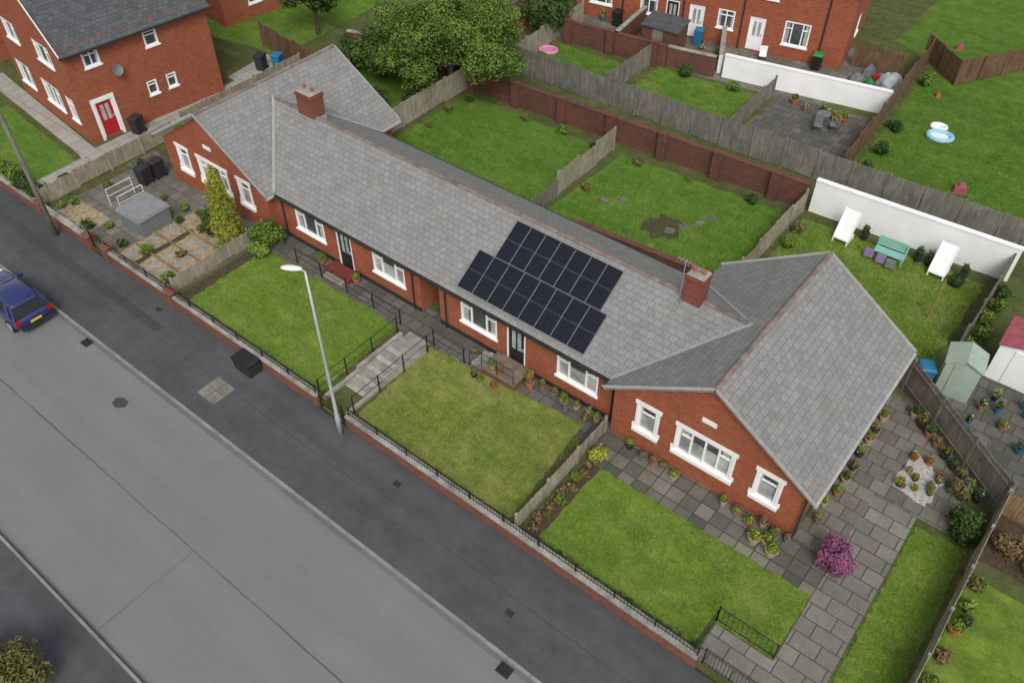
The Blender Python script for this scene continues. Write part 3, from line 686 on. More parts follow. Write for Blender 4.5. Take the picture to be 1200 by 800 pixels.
r_=[(.75,1.75,.15,2.2,"d",RED),(3.9,4.5,1.45,2.25,"w",1),(5.1,5.7,1.45,2.25,"w",1),(1.0,1.9,4.15,5.05,"w",2),(4.5,5.3,4.1,4.95,"w",1)]
ang=math.atan2(-1.2,12.9); W2=8.6
px,py=-57+(12.96-W2)*math.cos(ang),19.2+(12.96-W2)*math.sin(ang)
hs=house("brick_house",(px,py),ang,W2,8.4,5.55,f,r_,SLATE,"two-storey red brick house with slate roof and red door",rise=3.5,mode="gable",chim=False)
M0=frameM((W2,0),math.pi/2)
for a,b,c,d,y in ((.58,.74,.0,2.2,-.06),(1.76,1.92,.0,2.2,-.06),(.58,1.92,2.203,2.42,-.07)):
    sr=MB(); sr.M=M0; sr.box(a,b,y,-.001,c,d); sr.obj("door_surround",STONE,hs)
sr=MB(); sr.M=M0@Matrix.Translation((2.5,-.25,3.6))@Matrix.Rotation(1.2,4,'X'); sr.lathe((0,0,0),[(.02,0),(.15,.03),(.3,.1)],14,False); sr.obj("satellite_dish",GREYP,hs)
house("brick_house",(-66.3,20.6),ang,9.0,8.4,5.5,[(5.5,7.5,1,2.3,"w",3),(1,3,1,2.3,"w",3),(5.5,7.2,3.9,5,"w",3)],[],SLATE,"adjoining two-storey red brick house with slate roof")
house("brick_house",(-63,33),ang,13,8,5.1,[(2,4,1,2.3,"w",3),(8,10,1,2.3,"w",3),(2,4,3.5,4.7,"w",3),(8,10,3.5,4.7,"w",3)],[(2,3,1,2.2,"w",1)],SLATE,"two-storey red brick house with slate hipped roof")
f=[(1.0,2.6,1.0,2.3,"w",3),(4.6,5.8,1.0,2.3,"w",2),(8.0,9.0,.1,2.2,"d",WHITE),(9.9,11.0,1.1,2.3,"w",2),(12.0,13.0,.1,2.2,"d",WHITE),(14.2,15.8,.9,2.4,"w",3),(6.4,7.3,.1,2.2,"d",BLACK),
 (1.5,3,3.5,4.7,"w",3),(7,8.5,3.5,4.7,"w",3),(12,13.5,3.5,4.7,"w",3)]
rh=house("brick_house",(-33,48.5),math.atan2(3.5,17.8),18.1,8,5.1,f,[(3,4,1,2.2,"w",1)],SLATE,"long red brick terraced house with white doors and yards")
for x in (3.4,7.6,11.5,16.6): dp=MB(); dp.tube((x,-.07,0),(x,-.07,5),.05,n=6); dp.obj("downpipe",GUT,rh)
def outhouse(x,y,a,w,d,h,label,mat=BRO,rm=None):
    o=empty("outhouse",(x,y,Z),a); tag(o,label,"outbuilding")
    m=MB(); m.box(0,w,0,d,-.1,h); m.obj("wall",mat,o)
    r=MB(); r.slab([(-.1,-.12,h+.04),(w+.1,-.12,h+.04),(w+.1,d+.1,h+.25),(-.1,d+.1,h+.25)],.08); r.obj("roof",rm or CONC,o)
    q=MB(); q.box(w*.3,w*.3+.7,-.03,-.002,0,min(1.9,h-.1)); q.obj("door",WOODG,o)
    return o
outhouse(-26.2,46.0,.1,2.4,1.6,2.0,"small brick outhouse with flat roof in yard",rm=SLATE)
outhouse(-36.5,42.0,.1,2.6,2.4,2.3,"small red brick outhouse beside the tree",BR,SLATE)
# ---------------------------------------------------------------- street furniture
def streetlamp(x,y):
    o=empty("street_lamp",(x,y,.12)); tag(o,"tall pale grey steel street lamp on the pavement","street lamp")
    m=MB(); m.lathe((0,0,0),[(.10,0),(.10,1.2),(.07,1.25),(.055,4.5),(.04,8.3)],12); m.obj("post",GALV,o,smooth=True)
    m=MB(); m.tube((0,0,8.3),(-.12,-.09,8.42),.035,n=8); m.obj("bracket_arm",GALV,o)
    h=MB(); R2=Matrix.Translation((-.06,-.05,8.42))@Matrix.Rotation(math.atan2(-.35,-.6),4,'Z')@Matrix.Scale(.9,4); h.M=R2
    prof=[(0,.05,.05),(.1,.11,.08),(.35,.15,.10),(.6,.14,.08),(.75,.09,.04),(.8,.02,.01)]
    rings=[[h.P((px,w*math.cos(k*math.pi/5),hh*math.sin(k*math.pi/5)*(1 if math.sin(k*math.pi/5)>0 else .5))) for k in range(10)] for px,w,hh in prof]
    for A,B in zip(rings,rings[1:]):
        for k in range(10): h.f.append([A[k],B[k],B[(k+1)%10],A[(k+1)%10]]); h.mi.append(0)
    h.f.append(rings[0]); h.mi.append(0); h.obj("lamp_head",LAMP,o,smooth=True)
streetlamp(-18.5,12.45)
o=empty("utility_pole",(-38.8,12.4,.12)); tag(o,"tall weathered wooden utility pole on the pavement","pole")
m=MB(); m.lathe((0,0,0),[(.12,0),(.11,4),(.09,9.3)],10); m.obj("post",WOODG,o,smooth=True)
m=MB(); m.box(-.5,.5,-.05,.05,8.7,8.82); m.obj("crossarm",WOODG,o)
o=empty("storage_box",(-24.1,12.45,.12),0); tag(o,"black plastic storage box with lid on the pavement","box")
m=MB(); m.taper(-.5,.5,-.3,.3,0,.62,1.06); m.obj("box_body",GUT,o); m=MB(); m.box(-.56,.56,-.35,.35,.622,.68); m.taper(-.5,.5,-.3,.3,.68,.76,.85); m.obj("lid",BLACK,o)
def wbin(x,y,rot,mat,label,z=Z,lid=None):
    o=empty("wheelie_bin",(x,y,z),rot); tag(o,label,"bin","wheelie bins in the gardens")
    m=MB(); m.taper(-.24,.24,-.28,.28,.06,.95,1.15); m.obj("bin_body",mat,o)
    m=MB(); m.box(-.3,.3,-.36,.34,.952,1.0); m.taper(-.29,.29,-.34,.32,1.0,1.05,.8); m.box(-.25,.25,.35,.4,.93,.97); m.obj("lid",lid or mat,o)
    for s in (-1,1):
        w=MB(); w.tube((s*.24,.28,.1),(s*.29,.28,.1),.1,n=10); w.obj("wheel",TYRE,o)
wbin(-38.6,17.6,.2,GUT,"black wheelie bin beside the end wing"); wbin(-38.6,18.4,.1,GUT,"black wheelie bin beside the end wing")
wbin(-43.2,20.3,.3,GUT,"black wheelie bin beside red door house"); wbin(-28.3,48.6,.1,GREEN,"green wheelie bin against brick yard wall")
wbin(-1.75,28.9,.5,BLUE,"blue bin beside the storage shed"); wbin(-29.7,48.6,.2,BLACK,"black wheelie bin against brick yard wall")
wbin(-43.6,29.5,.4,GUT,"black wheelie bin behind house"); wbin(-24.0,49.6,.3,BLUE,"blue wheelie bin in brick yard"); wbin(-16.5,51.2,.2,BLACK,"black wheelie bin with green lid against brick house",lid=GREEN)
wbin(-42.8,30.2,.4,BLUE,"blue wheelie bin behind house")
o=empty("hot_tub",(-35.6,15.6,Z),.05); tag(o,"square grey covered hot tub on the paved front garden","hot tub")
m=MB(); m.taper(-.85,.85,-.85,.85,0,.85,1.0); m.obj("tub_body",GREYP,o); m=MB(); m.taper(-.92,.92,-.92,.92,.852,1.02,.96); m.obj("cover",simple("tub_cover",(.23,.245,.25),.7,.15),o)
# ---------------------------------------------------------------- car
def car(x,y):
    o=empty("parked_car",(x,y,0)); tag(o,"dark blue hatchback car parked beside the kerb","car")
    st=[(0,.70,.72,.45),(-.08,.82,.86,.34),(-.25,.88,.92,.26),(-.9,.90,.96,.22),(-2.0,.91,.95,.20),(-3.0,.90,.93,.22),(-3.7,.87,.86,.25),(-4.15,.80,.74,.32),(-4.3,.62,.62,.42)]
    m=MB(); rings=[]
    for sx,w,zt_,zb_ in st:
        prof=[(-w*.9,zb_),(-w,zb_+.12),(-w*1.0,(zb_+zt_)/2),(-w*.965,zt_-.08),(-w*.88,zt_),(0,zt_+.03),(w*.88,zt_),(w*.965,zt_-.08),(w,(zb_+zt_)/2),(w,zb_+.12),(w*.9,zb_)]
        rings.append([m.P((sx,a,b)) for a,b in prof])
    for A,B in zip(rings,rings[1:]):
        n=len(A)
        for k in range(n): m.f.append([A[k],A[(k+1)%n],B[(k+1)%n],B[k]]); m.mi.append(0)
    m.f.append(rings[0][::-1]); m.mi.append(0); m.f.append(rings[-1]); m.mi.append(0)
    b=m.obj("body",NAVY,o,smooth=True); sd=b.modifiers.new("s","SUBSURF"); sd.levels=sd.render_levels=2
    g=MB(); base=[(-.12,.80,.90),(-.55,.83,.95),(-1.5,.84,.95),(-2.4,.83,.94),(-3.05,.80,.92)]; top=[(-.48,.60,1.36),(-.75,.63,1.44),(-1.4,.64,1.47),(-1.95,.62,1.44),(-2.2,.58,1.38)]
    Bv=[];Tv=[]
    for (bx,bw,bz),(tx,tw,tz_) in zip(base,top):
        Bv.append((g.P((bx,-bw,bz)),g.P((bx,bw,bz)))); Tv.append((g.P((tx,-tw,tz_)),g.P((tx,tw,tz_))))
    for i in range(4):
        g.f.append([Bv[i][0],Tv[i][0],Tv[i+1][0],Bv[i+1][0]]); g.f.append([Bv[i][1],Bv[i+1][1],Tv[i+1][1],Tv[i][1]]); g.mi+=[0,0]
    g.f.append([Bv[0][0],Bv[0][1],Tv[0][1],Tv[0][0]]); g.f.append([Bv[4][1],Bv[4][0],Tv[4][0],Tv[4][1]]); g.mi+=[0,0]
    g.obj("window",CARG,o)
    rf=MB(); xs=[(-.36,.58,1.36),(-.5,.615,1.40),(-.75,.64,1.455),(-1.4,.655,1.49),(-1.95,.635,1.455),(-2.22,.60,1.39)]
    pr=None
    for tx,tw,tz_ in xs:
        cur=[rf.P((tx,a*tw,tz_+c)) for a,c in ((-1,-.02),(-.85,.015),(0,.035),(.85,.015),(1,-.02))]
        if pr:
            for k in range(4): rf.f.append([pr[k],pr[k+1],cur[k+1],cur[k]]); rf.mi.append(0)
        pr=cur
    ro_=rf.obj("roof",NAVY,o,smooth=True); so=ro_.modifiers.new("t","SOLIDIFY"); so.thickness=.03
    for s in (-1,1):
        for (bx,bw,bz),(tx,tw,tz_),r in ((base[0],top[0],.045),(base[4],top[4],.035),((-1.55,.84,.95),(-1.5,.645,1.45),.025),((-.45,.835,.95),(-.8,.64,1.44),.07)):
            pi=MB(); pi.tube((bx,s*(bw+.005),bz),(tx,s*(tw+.005),tz_),r,n=6); pi.obj("pillar",NAVY,o)
    for s in (-1,1):
        l=MB(); l.taper(-.1,.015,s*.74-.12,s*.74+.12,.68,.86,.85); l.obj("rear_light",REDL,o)
        l=MB(); l.taper(-4.25,-4.12,s*.62-.15,s*.62+.15,.58,.70,.85); l.obj("headlight",WHITE,o)
        q=MB(); q.taper(-2.85,-2.68,s*.98-.1,s*.98+.1,.92,1.05,.8); q.obj("wing_mirror",NAVY,o)
        for wx in (-.75,-3.4):
            w=MB(); w.tube((wx,s*.70,.31),(wx,s*.915,.31),.31,n=20); wo=w.obj("wheel",TYRE,o)
            w=MB(); w.tube((wx,s*.90,.31),(wx,s*.93,.31),.2,n=14); w.obj("rim",GALV,wo)
    l=MB(); l.box(.0,.022,-.26,.26,.52,.63); l.obj("number_plate",YEL,o)
    l=MB(); l.box(-.12,.03,-.72,.72,.28,.42); l.obj("bumper",GUT,o)
    l=MB(); l.taper(-.5,-.3,-.55,.55,1.37,1.41,.8); l.obj("rear_spoiler",NAVY,o)
CARG=glassmat("car_glass",(.012,.014,.016))
car(-33.4,8.4)
# ---------------------------------------------------------------- vegetation
def tree(x,y,h,blobs,n,cols,label,size=.16,tr=.2,seed=1):
    o=empty("tree",(x,y,Z)); tag(o,label,"tree")
    t=MB(); top=h*.5; t.tube((0,0,-.1),(0.1,.05,top),tr,tr*.6,8)
    for b in blobs:
        t.tube((0.05,.02,top*.6),(b[0]*.7,b[1]*.7,b[2]*.9),tr*.45,tr*.12,6)
        for _ in range(2): t.tube((b[0]*.5,b[1]*.5,b[2]*.8),(b[0]+ru(-.5,.5)*b[3],b[1]+ru(-.5,.5)*b[4],b[2]+.4*b[5]),tr*.2,tr*.05,5)
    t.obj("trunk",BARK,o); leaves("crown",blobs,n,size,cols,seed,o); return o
bl=[(0,0,4.2,2.2,2.2,1.7),(1.5,.3,3.9,1.7,1.7,1.3),(-1.6,.2,4.0,1.7,1.7,1.3)]
rr=random.Random(5)
for k in range(28):
    a=rr.uniform(0,6.28); q=rr.uniform(1.4,3.5); bl.append((q*math.cos(a)*1.15,q*math.sin(a)*.9,rr.uniform(2.5,5.3),rr.uniform(.7,1.3),rr.uniform(.7,1.3),rr.uniform(.55,1.0)))
tree(-32.5,34.8,6,bl,62000,((.028,.06,.012),(.15,.25,.04)),"large leafy green tree beside the back fence",.075,.22,2)
bl=[(ru(-1.2,1.2),ru(-1.2,1.2),ru(2.2,4.2),.8,.8,.8) for _ in range(11)]
tree(-44.5,35.0,5,bl,11000,DGR,"dark green tree in the back garden",.1,.15,3)
bl=[(ru(-1.6,1.6),ru(-1.6,1.6),ru(1.3,2.6),.8,.8,.7) for _ in range(10)]
tree(-37.0,33.5,4,bl,11000,((.015,.035,.01),(.10,.16,.03)),"dark leafy tree behind the end wing",.09,.15,4)
bl=[(ru(-1.6,1.6),ru(-1.6,1.6),ru(1.5,2.6),.9,.9,.8) for _ in range(8)]
tree(-32.8,44.5,4,bl,9000,DGR,"dark green shrubby tree beside the yard",.09,.12,5)
def conifer(x,y,h,r,label):
    o=empty("conifer_tree",(x,y,Z)); tag(o,label,"tree")
    t=MB(); t.tube((0,0,-.1),(0,0,h*.9),.08,.02,6); t.obj("trunk",BARK,o)
    bl=[(ru(-.05,.05),ru(-.05,.05),z,r*(1-.8*((z-.3)/h)**2.2)*ru(.93,1.05),r*(1-.8*((z-.3)/h)**2.2)*ru(.93,1.05),.3) for z in np.linspace(.4,h,16)]
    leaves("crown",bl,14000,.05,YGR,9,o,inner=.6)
conifer(-31.3,17.3,3.9,.66,"tall slim yellow-green conifer beside the front path")
bush(-32.3,17.2,Z,.7,1.5,DGR,"dark green bush beside the conifer",2500)
bush(-29.6,18.2,Z,.85,1.2,GRN,"green leafy bush at the fence end",3000)
bush(-29.2,17.3,Z,.5,.8,LGR,"light green shrub by the fence",1500)
bush(-30.7,16.6,Z,.45,.7,LGR,"light green shrub by the fence",1200)
for x,y,c in ((-33.6,14.2,GRN),(-32.1,15.1,BRN),(-34.4,16.6,DGR),(-32.9,16.8,OLV),(-31.2,13.7,LGR),(-36.8,14.2,GRN),(-37.5,13.5,DGR),(-36.6,17.3,OLV),(-33.9,17.6,GRN),(-39.8,14.2,GRN),(-39.9,16.2,OLV),(-40.2,18.4,DGR),(-35.0,17.4,GRN),(-34.9,13.7,DGR),(-40.1,13.6,LGR)): bush(x,y,Z,ru(.2,.42),ru(.25,.6),c,"small plant growing in the gravelled front garden",320,name="garden_plant")
bush(-.95,18.55,Z,.72,1.25,PUR,"purple leaved bush beside the slab path",6500,size=.05)
bush(2.0,22.7,Z,.7,1.2,DGR,"dark green shrub beside the fence",2500)
bush(1.3,24.3,Z,.4,.7,OLV,"olive green shrub with purple flowers beside fence",1200,flower=(.25,.08,.18),fp=.2)
bush(3.4,22.9,Z,.6,.8,BRN,"brown dry shrub in the neighbouring bed",1800)
bush(4.4,22.5,Z,.5,.6,GRN,"green shrub in neighbouring garden",1200)
bush(3.0,20.9,Z,.35,.5,OLV,"olive green shrub beside fence",600)
bush(3.0,19.9,Z,.3,.5,LGR,"light green shrub beside fence",500)
bush(2.95,17.7,Z,.3,.45,BRN,"dry brown shrub beside fence",500)
bush(-18.9,-.6,.12,1.0,2.0,OLV,"olive yellow shrub beside the far pavement",7000,size=.05)
bush(-19.9,-.9,.12,.9,1.6,OLV,"olive yellow shrub beside the far pavement",6000,size=.05)
for x in (-45.2,-44.1,-43.0,-41.8): bush(x,13.35,Z,.6,.9,GRN if x<-43.5 else DGR,"green hedge bush growing over the low wall",1800)
for y in (15,16.5,18,20,22.5,24.5): bush(-41.75,y,Z,.4,.6,random.choice((GRN,LGR,DGR)),"small green shrub along the fence",900)
for i in range(12):
    y=13.5+i*.38; bush(-9.85+ru(-.12,.12),y,Z,ru(.2,.3),ru(.25,.5),random.choice((BRN,OLV,GRN,BRN)),"small mixed plant in the flower bed",260,flower=random.choice(((.5,.45,.1),(.4,.2,.1),(.5,.5,.45))),fp=.06,name="garden_plant",size=.05)
bush(-9.8,17.4,Z,.35,.8,YGR,"yellow-green shrub beside fence",900)
for i in range(16): bush(-9.3+i*.4,13.2+ru(-.05,.05),Z,.17,.25,random.choice((BRN,OLV,DGR)),"small low plant behind the brick wall",150,name="garden_plant",size=.045)
def pot(x,y,r,h,mat,cols,label,ph=.35,z=Z,flower=None,fp=0):
    o=empty("plant_pot",(x,y,z)); tag(o,label,"plant pot","potted plants around the bungalows")
    m=MB(); m.lathe((0,0,0),[(r*.7,0),(r,h*.9),(r*1.08,h*.9),(r*1.08,h),(r*.9,h),(r*.88,h-.03)],12); m.obj("pot",mat,o,smooth=False)
    leaves("plant",[(0,0,h+ph*.4,r*1.0,r*1.0,ph*.5)],int(220+r*800),.045,cols,int(abs(x*77+y*13)),o,flower,fp,inner=.2)
FL=[(.45,.05,.04),(.5,.4,.05),(.5,.5,.5),(.35,.1,.25),(.5,.2,.03)]
for i in range(15):
    x=-9.6+i*.5
    if R()<.8: pot(x+ru(-.1,.1),18.55+ru(-.12,.12),ru(.11,.19),ru(.18,.3),random.choice((TERRA,SAND,GREYP,GUT)),random.choice((GRN,OLV,BRN,LGR)),"small plant pot along the brick gable wall",ru(.15,.4),flower=random.choice(FL),fp=.08)
for x,y in ((-3.6,17.9),(-3.2,18.1),(-2.9,17.8)): pot(x,y,.22,.3,SAND,GRN,"straw coloured plant pot at the patio corner",.3,flower=FL[1],fp=.1)
for x,y in ((-14.3,19.0),(-13.6,19.0),(-13.0,19.0),(-12.5,18.95),(-11.9,19.0),(-11.3,18.95),(-12.2,18.7),(-11.2,18.6),(-10.9,18.95)): pot(x,y,ru(.1,.18),ru(.2,.3),random.choice((TERRA,SAND,GREYP)),random.choice((GRN,OLV,BRN)),"small plant pot under the bungalow window",ru(.2,.4),flower=random.choice(FL),fp=.08)
pot(-14.0,18.7,.18,.4,TERRA,OLV,"tall potted shrub with orange flowers by the door",.8,flower=FL[4],fp=.3)
pot(-26.5,18.9,.2,.3,TERRA,GRN,"small plant pot beside the front step",.3); pot(-24.2,18.9,.18,.3,TERRA,GRN,"small plant pot beside the front step",.3)
for i in range(9):
    y=20.0+i*.75; pot(-2.25+ru(-.1,.1),y,ru(.12,.18),ru(.2,.35),random.choice((TERRA,SAND,GREYP,GUT)),random.choice((GRN,OLV,DGR,LGR)),"plant pot along the side wall",ru(.2,.5),flower=random.choice(FL),fp=.08)
for i in range(14):
    pot(ru(-.6,.55),ru(23.3,25.0),ru(.09,.14),ru(.1,.2),random.choice((TERRA,SAND,GREYP,GUT)),random.choice((GRN,LGR,BRN)),"small flower pot on the white pebble bed",.2,flower=random.choice(FL),fp=.2)
for i in range(9):
    t=i/8; pot(1.9-3.2*t,24.4+2.5*t,.16,.3,random.choice((TERRA,GUT,SAND)),random.choice((GRN,DGR,DGR,OLV)),"plant pot in front of the grey fence",ru(.3,.6),flower=random.choice(FL),fp=.06)
pot(2.95,18.9,.26,.35,TERRA,GRN,"terracotta pot against the boundary fence",.2); pot(2.95,16.6,.24,.35,SAND,GRN,"pale pot against the boundary fence",.2); pot(3.1,19.3,.2,.3,GUT,DGR,"dark pot against the boundary fence",.3)
def porch(x,label,mat):
    o=empty("door_step",(x,18.86,Z)); tag(o,label,"step")
    m=MB(); m.box(-.8,.8,-.3,.44,-.02,.16); m.obj("tread",mat,o)
    m=MB(); m.box(-.6,.6,-.6,-.302,-.02,.08); m.obj("tread",CONC,o)
porch(-25.2,"dark red painted door step",simple("red_step",(.18,.035,.03),.7,.2))
o=empty("door_landing",(-16.4,17.95,Z)); tag(o,"stepped brick landing with brown slabs and black rails","step")
BROWNS=simple("brown_slab",(.19,.145,.11),.9,.35,3)
m=MB(); m.box(.3,2.0,.2,1.34,-.02,.30); m.obj("brickwork",BRW,o)
m=MB()
for i in range(3):
    for j in range(2): m.box(.27+i*.587,.27+i*.587+.575,.17+j*.59,.17+j*.59+.58,.302,.35+ru(0,.01))
m.obj("slab_top",BROWNS,o)
for k in range(2):
    m=MB(); m.box(.298-.32*(k+1),.298-.32*k,.3,1.2,-.02,.24-.12*k); m.obj("tread",CONC,o)
for yy,xe in ((.22,1.95),):
    m=MB(); m.tube((-.35,yy,.75),(.3,yy,1.15),.018,n=5); m.tube((.3,yy,1.15),(xe,yy,1.15),.018,n=5); m.tube((.3,yy,.75),(xe,yy,.75),.014,n=5)
    for x in (-.35,.3,1.1,xe): m.tube((x,yy,0),(x,yy,.75 if x<0 else 1.15),.018,n=5)
    m.obj("handrail",BLACK,o)
pot(-15.7,18.4,.15,.25,SAND,GRN,"round pale pot standing on the door landing",.3,z=Z+.35); pot(-15.2,18.3,.13,.2,TERRA,BRN,"small terracotta pot standing on door landing",.25,z=Z+.35)
pot(-15.7,17.6,.16,.25,SAND,GRN,"round pale pot in front of the landing",.2); pot(-16.9,18.7,.15,.25,GREYP,OLV,"grey pot beside the landing steps",.25); pot(-15.1,17.75,.14,.25,TERRA,BRN,"small terracotta pot beside lawn",.25); pot(-16.2,17.8,.14,.2,GUT,OLV,"dark pot in front of the landing",.3)
# bench & back garden items
o=empty("garden_bench",(-5.8,35.7,Z),.05); tag(o,"turquoise painted garden bench on the lawn","bench")
m=MB()
for k in range(4): m.box(-.7,.7,-.25+k*.13,-.15+k*.13,.42,.45)
m.obj("seat",TURQ,o); m=MB()
for k in range(4): m.box(-.7,.7,.28+k*.02,.31+k*.02,.5+k*.12,.59+k*.12)
m.obj("backrest",TURQ,o)
for sx in (-.66,.66):
    for sy in (-.22,.25):
        m=MB(); m.box(sx-.03,sx+.03,sy-.03,sy+.03,0,.44 if sy<0 else .95); m.obj("leg",TURQ,o)
def cushion(x,y,z,c,lab):
    m=MB(); m.box(-.22,.22,-.06,.06,0,.45); b=m.obj("cushion",c,None,(x,y,z),.1); b.rotation_euler[0]=-.3; bv=b.modifiers.new("b","BEVEL"); bv.width=.05; bv.segments=3; tag(b,lab,"cushion")
cushion(-6.6,35.2,Z+.1,PURP,"lilac cushion leaning beside the bench"); cushion(-6.0,35.1,Z+.1,PURP,"lilac cushion leaning beside the bench"); cushion(-5.5,35.0,Z+.1,GREYP,"grey cushion leaning beside the bench")
def shelf(x,y):
    o=empty("plant_stand",(x,y,Z)); tag(o,"solid white sloping plant stand against the white wall","plant stand")
    m=MB(); m.slab([(-.36,-.55,.3),(.36,-.55,.3),(.36,.15,1.45),(-.36,.15,1.45)],.05); m.obj("back_panel",WHITE,o)
    m=MB(); m.box(-.38,.38,-.75,-.2,.22,.30); m.box(-.38,-.32,-.75,.1,0,.22); m.box(.32,.38,-.75,.1,0,.22); m.obj("seat_box",WHITE,o)
    for sx in (-.40,.36):
        m=MB(); m.slab([(sx,-.6,.32),(sx+.04,-.6,.32),(sx+.04,.13,1.5),(sx,.13,1.5)],.1); m.obj("side_rail",WHITE,o)
shelf(-8.1,36.2); shelf(-3.6,36.5)
for x in (-7.3,-4.7,-4.2,-2.6): pot(x,36.5,.2,.35,GUT,DGR,"dark pot with shrub beside white wall",.6)
pot(-2.7,35.9,.35,.3,GUT,DGR,"round black planter by the white wall",.15)
m=MB(); m.tube((0,0,0),(.0,.5,1.9),.05,n=6); tag(m.obj("wooden_post",WOODW,None,(-2.9,32.9,Z)),"leaning wooden clothes post on back lawn","post")
def shed(x,y,a,w,d,h,wm,rm,label):
    o=empty("garden_shed",(x,y,Z),a); tag(o,label,"shed")
    m=MB(); m.box(0,w,0,d,0,h); m.face([(0,0,h),(w,0,h),(w/2,0,h+.3)]); m.face([(w,d,h),(0,d,h),(w/2,d,h+.3)]); m.obj("wall",wm,o)
    r=MB(); r.slab([(-.08,d+.1,h-.02),(-.08,-.1,h-.02),(w/2,-.1,h+.33),(w/2,d+.1,h+.33)],.04); r.slab([(w+.08,-.1,h-.02),(w+.08,d+.1,h-.02),(w/2,d+.1,h+.33),(w/2,-.1,h+.33)],.04); r.obj("roof",rm,o)
    q=MB(); q.box(w*.25,w*.75,-.03,-.002,.05,h-.1); q.obj("door",wm,o)
SHG=simple("sage_green_plastic",(.33,.41,.34),.6,.12); PINK=simple("pink_red_roof",(.36,.085,.11),.8,.25)
shed(-1.2,28.7,.15,1.3,1.1,1.8,SHG,SHG,"sage green plastic garden storage shed")
shed(.15,30.9,0,2.4,1.9,1.9,WPAINT,PINK,"white garden shed with pink red roof")
for i in range(12): pot(ru(.3,2.8),ru(27.0,30.3),ru(.12,.2),ru(.2,.35),random.choice((TERRA,GUT,BLUE,SAND)),random.choice((GRN,DGR,LGR,DGR)),"plant pot crowded on the neighbouring yard",ru(.2,.5),flower=random.choice(FL),fp=.1)
for i in range(5): bush(-.8+ru(-.2,.2),31.9+i*1.1,Z,.4,.7,random.choice((GRN,DGR,LGR)),"shrub along the fence by back lawn",700)
for x,y in ((-9.9,30.6),(-10,32),(-9.9,33.6),(-10.0,35)): bush(x,y,Z,.35,.6,random.choice((GRN,BRN,OLV)),"small shrub at back lawn edge",600)
def ring(x,y,r,mat,label,h=.25,name="paddling_pool",inn=None):
    m=MB(); n=24; k=8
    for i in range(n):
        for j in range(k):
            def P(ii,jj):
                a=2*math.pi*ii/n;b=2*math.pi*jj/k; return ((r+h*.5*math.cos(b))*math.cos(a),(r*.8+h*.5*math.cos(b))*math.sin(a),h*.5+h*.5*math.sin(b))
            m.face([P(i,j),P(i+1,j),P(i+1,j+1),P(i,j+1)])
    m.m=1; m.face([((r)*math.cos(2*math.pi*i/n),r*.8*math.sin(2*math.pi*i/n),.06) for i in range(n)])
    o=m.obj(name,[mat,inn or mat],None,(x,y,Z),.3,smooth=True); tag(o,label,"paddling pool")
SKY=simple("pale_blue_vinyl",(.30,.55,.68),.4,.1)
ring(-7.6,48.0,.65,SKY,"small blue and white inflatable paddling pool on lawn",inn=WHITE); ring(-8.0,49.0,.4,WHITE,"white deflated inflatable toy on lawn",.2)
ring(-31.0,42.6,.55,simple("pink_vinyl",(.6,.25,.4),.5,.1),"pink paddling pool in the back yard")
def toy(x,y,mat,label,name="toy_box",s=.4):
    m=MB(); m.taper(-s,s,-s*.7,s*.7,0,s,.8); m.taper(-s*.5,s*.7,-s*.4,s*.4,s,s*1.5,.6); tag(m.obj(name,mat,None,(x,y,Z),ru(0,3)),label,"toy")
TARP=simple("grey_tarpaulin",(.35,.37,.38),.6,.2)
def heap(x,y,r,h,mat,label):
    m=MB(); n=14; pr=None
    for j in range(6):
        a=j/5*math.pi/2; ring_=[m.P((r*math.cos(a)*math.cos(6.283*k/n)*ru(.8,1.15),r*math.cos(a)*math.sin(6.283*k/n)*ru(.8,1.15),h*math.sin(a)*ru(.85,1.1))) for k in range(n)]
        if pr:
            for k in range(n): m.f.append([pr[k],pr[(k+1)%n],ring_[(k+1)%n],ring_[k]]); m.mi.append(0)
        pr=ring_
    tag(m.obj("covered_heap",mat,None,(x,y,Z)),label,"tarpaulin")
heap(-12.0,51.6,.9,1.0,TARP,"grey tarpaulin draped over stored things"); heap(-12.7,50.1,.6,.5,BLUE,"crumpled blue plastic sheet by white wall"); heap(-13.9,51.4,.5,.5,GREYP,"dark sheet covering things in yard")
toy(-11.9,49.9,BLUE,"blue plastic toy by white wall"); toy(-13.1,51.3,GREEN,"green plastic toy in the yard",s=.3); toy(-12.9,52.3,RED,"red plastic toy in the yard",s=.3); toy(-5.0,43.4,PINK,"pink toy on the lawn near fence",s=.35); toy(-13.6,52.6,GREYP,"grey plastic toy in the yard")
toy(-10.3,59.5,PINK,"pink toy on the far lawn",s=.25); toy(-9.3,52.5,TERRA,"orange toy by the brown fence",s=.2)
def chair(x,y,a,label="dark folding garden chair on grey patio",mat=None):
    mat=mat or GREYP
    o=empty("garden_chair",(x,y,Z),a); tag(o,label,"chair","garden chairs on the patios")
    m=MB(); m.box(-.22,.22,-.22,.22,.42,.45); m.obj("seat",mat,o); m=MB(); m.box(-.22,.22,.2,.24,.46,.95); m.obj("backrest",mat,o)
    for sx in(-.2,.2):
        for sy in (-.2,.2): m=MB(); m.tube((sx,sy,0),(sx,sy,.43),.015,n=5); m.obj("leg",BLACK,o)
chair(-13.3,44.3,.3); chair(-12.6,44.9,-1.2); chair(-19.6,50.0,.4,"white garden chair outside brick house",WHITE); chair(-26.0,48.9,2.0,"white garden chair in brick yard",WHITE)
o=empty("garden_table",(-13.4,45.2,Z)); tag(o,"small round dark garden table on grey patio","table")
m=MB(); m.tube((0,0,.68),(0,0,.71),.4,n=16); m.obj("table_top",GREYP,o); m=MB(); m.tube((0,0,0),(0,0,.68),.03,n=6); m.obj("leg",BLACK,o)
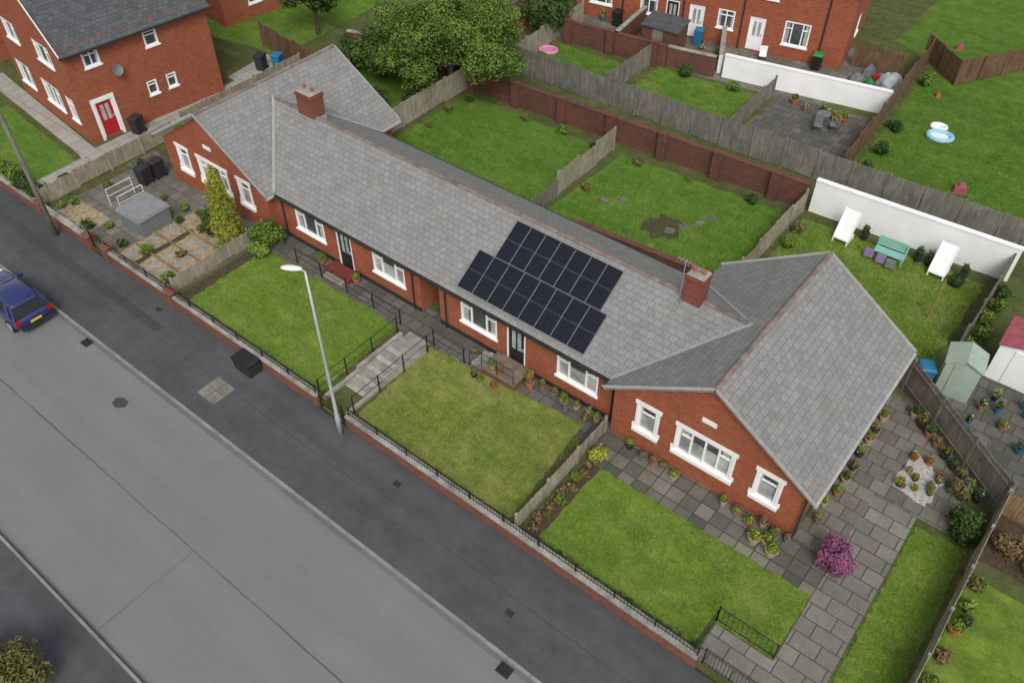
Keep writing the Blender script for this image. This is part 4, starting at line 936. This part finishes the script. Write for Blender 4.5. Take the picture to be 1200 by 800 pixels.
for i in range(16): pot(ru(-31,-15),ru(48.2,49.0)+.0,ru(.15,.25),ru(.25,.4),random.choice((TERRA,GUT,BLUE,SAND,WHITE)),random.choice((GRN,DGR,LGR)),"plant pot in the rear brick yard",ru(.2,.5),flower=random.choice(FL),fp=.15)
for i in range(8): pot(ru(-16.3,-11.5),ru(46.0,46.6),ru(.15,.25),ru(.25,.4),random.choice((TERRA,GUT,SAND)),random.choice((GRN,DGR,LGR)),"plant pot on the rear patio edge",ru(.2,.5),flower=random.choice(FL),fp=.15)
for x,y in ((-17.9,41.4),(-23.8,41.2),(-30.2,40.8),(-26,41),(-20.6,41.0),(-9.6,44.3),(-9.9,47.2),(-22.3,45.2),(-19.2,45.6),(-9.5,42.0),(-3.5,41.4),(-6.4,41.3),(-10.3,53.5)): bush(x,y,Z,ru(.35,.6),ru(.5,.9),random.choice((DGR,GRN,OLV)),"green shrub along the rear fence",900)
for x,y in ((-36.2,29.6),(-34.3,30.5),(-33.2,32.3),(-39.5,33.0),(-41.0,34.8)): bush(x,y,Z,.9,1.3,DGR,"dark green shrub behind the end wing",2000,size=.09)
for x,y in ((-30.8,31),(-31.1,33),(-30.9,34.6),(-22.0,35.0),(-27,35.1),(-24.5,35.2),(-19.5,35.3),(-16.5,35.6),(-13,35.9),(-20.2,31.5)): bush(x,y,Z,ru(.25,.45),ru(.2,.5),random.choice((DGR,GRN,OLV)),"low weedy clump at the lawn edge",500)
# ---------------------------------------------------------------- light, world, camera
sc=bpy.context.scene; AZ=138
w=bpy.data.worlds.new("World"); sc.world=w; w.use_nodes=True; nt=w.node_tree
sky=nt.nodes.new("ShaderNodeTexSky"); sky.sky_type='NISHITA'; sky.sun_disc=False; sky.sun_elevation=math.radians(48); sky.sun_rotation=math.radians(AZ); sky.dust_density=3
hsv=nt.nodes.new("ShaderNodeHueSaturation"); hsv.inputs["Saturation"].default_value=.22
bg=nt.nodes["Background"]; bg.inputs[1].default_value=.15
nt.links.new(sky.outputs[0],hsv.inputs["Color"]); nt.links.new(hsv.outputs[0],bg.inputs[0])
sd=bpy.data.lights.new("sun","SUN"); sd.energy=1.5; sd.angle=math.radians(24); sd.color=(1,.97,.92)
so=bpy.data.objects.new("sun",sd); COL.objects.link(so)
el=math.radians(48); az=math.radians(AZ); dv=Vector((math.sin(az)*math.cos(el),math.cos(az)*math.cos(el),math.sin(el)))
so.rotation_euler=dv.to_track_quat('Z','Y').to_euler(); so.location=(0,0,50)
cd=bpy.data.cameras.new("camera"); cam=bpy.data.objects.new("camera",cd); COL.objects.link(cam)
cd.sensor_width=36; cd.lens=1006/1200*36; cd.clip_end=1000; cam.location=(0,0,26.4); cam.rotation_euler=(math.radians(90-44.83),0,math.radians(38.6)); sc.camera=cam
sc.view_settings.view_transform='Standard'; sc.view_settings.look='None'; sc.view_settings.exposure=0
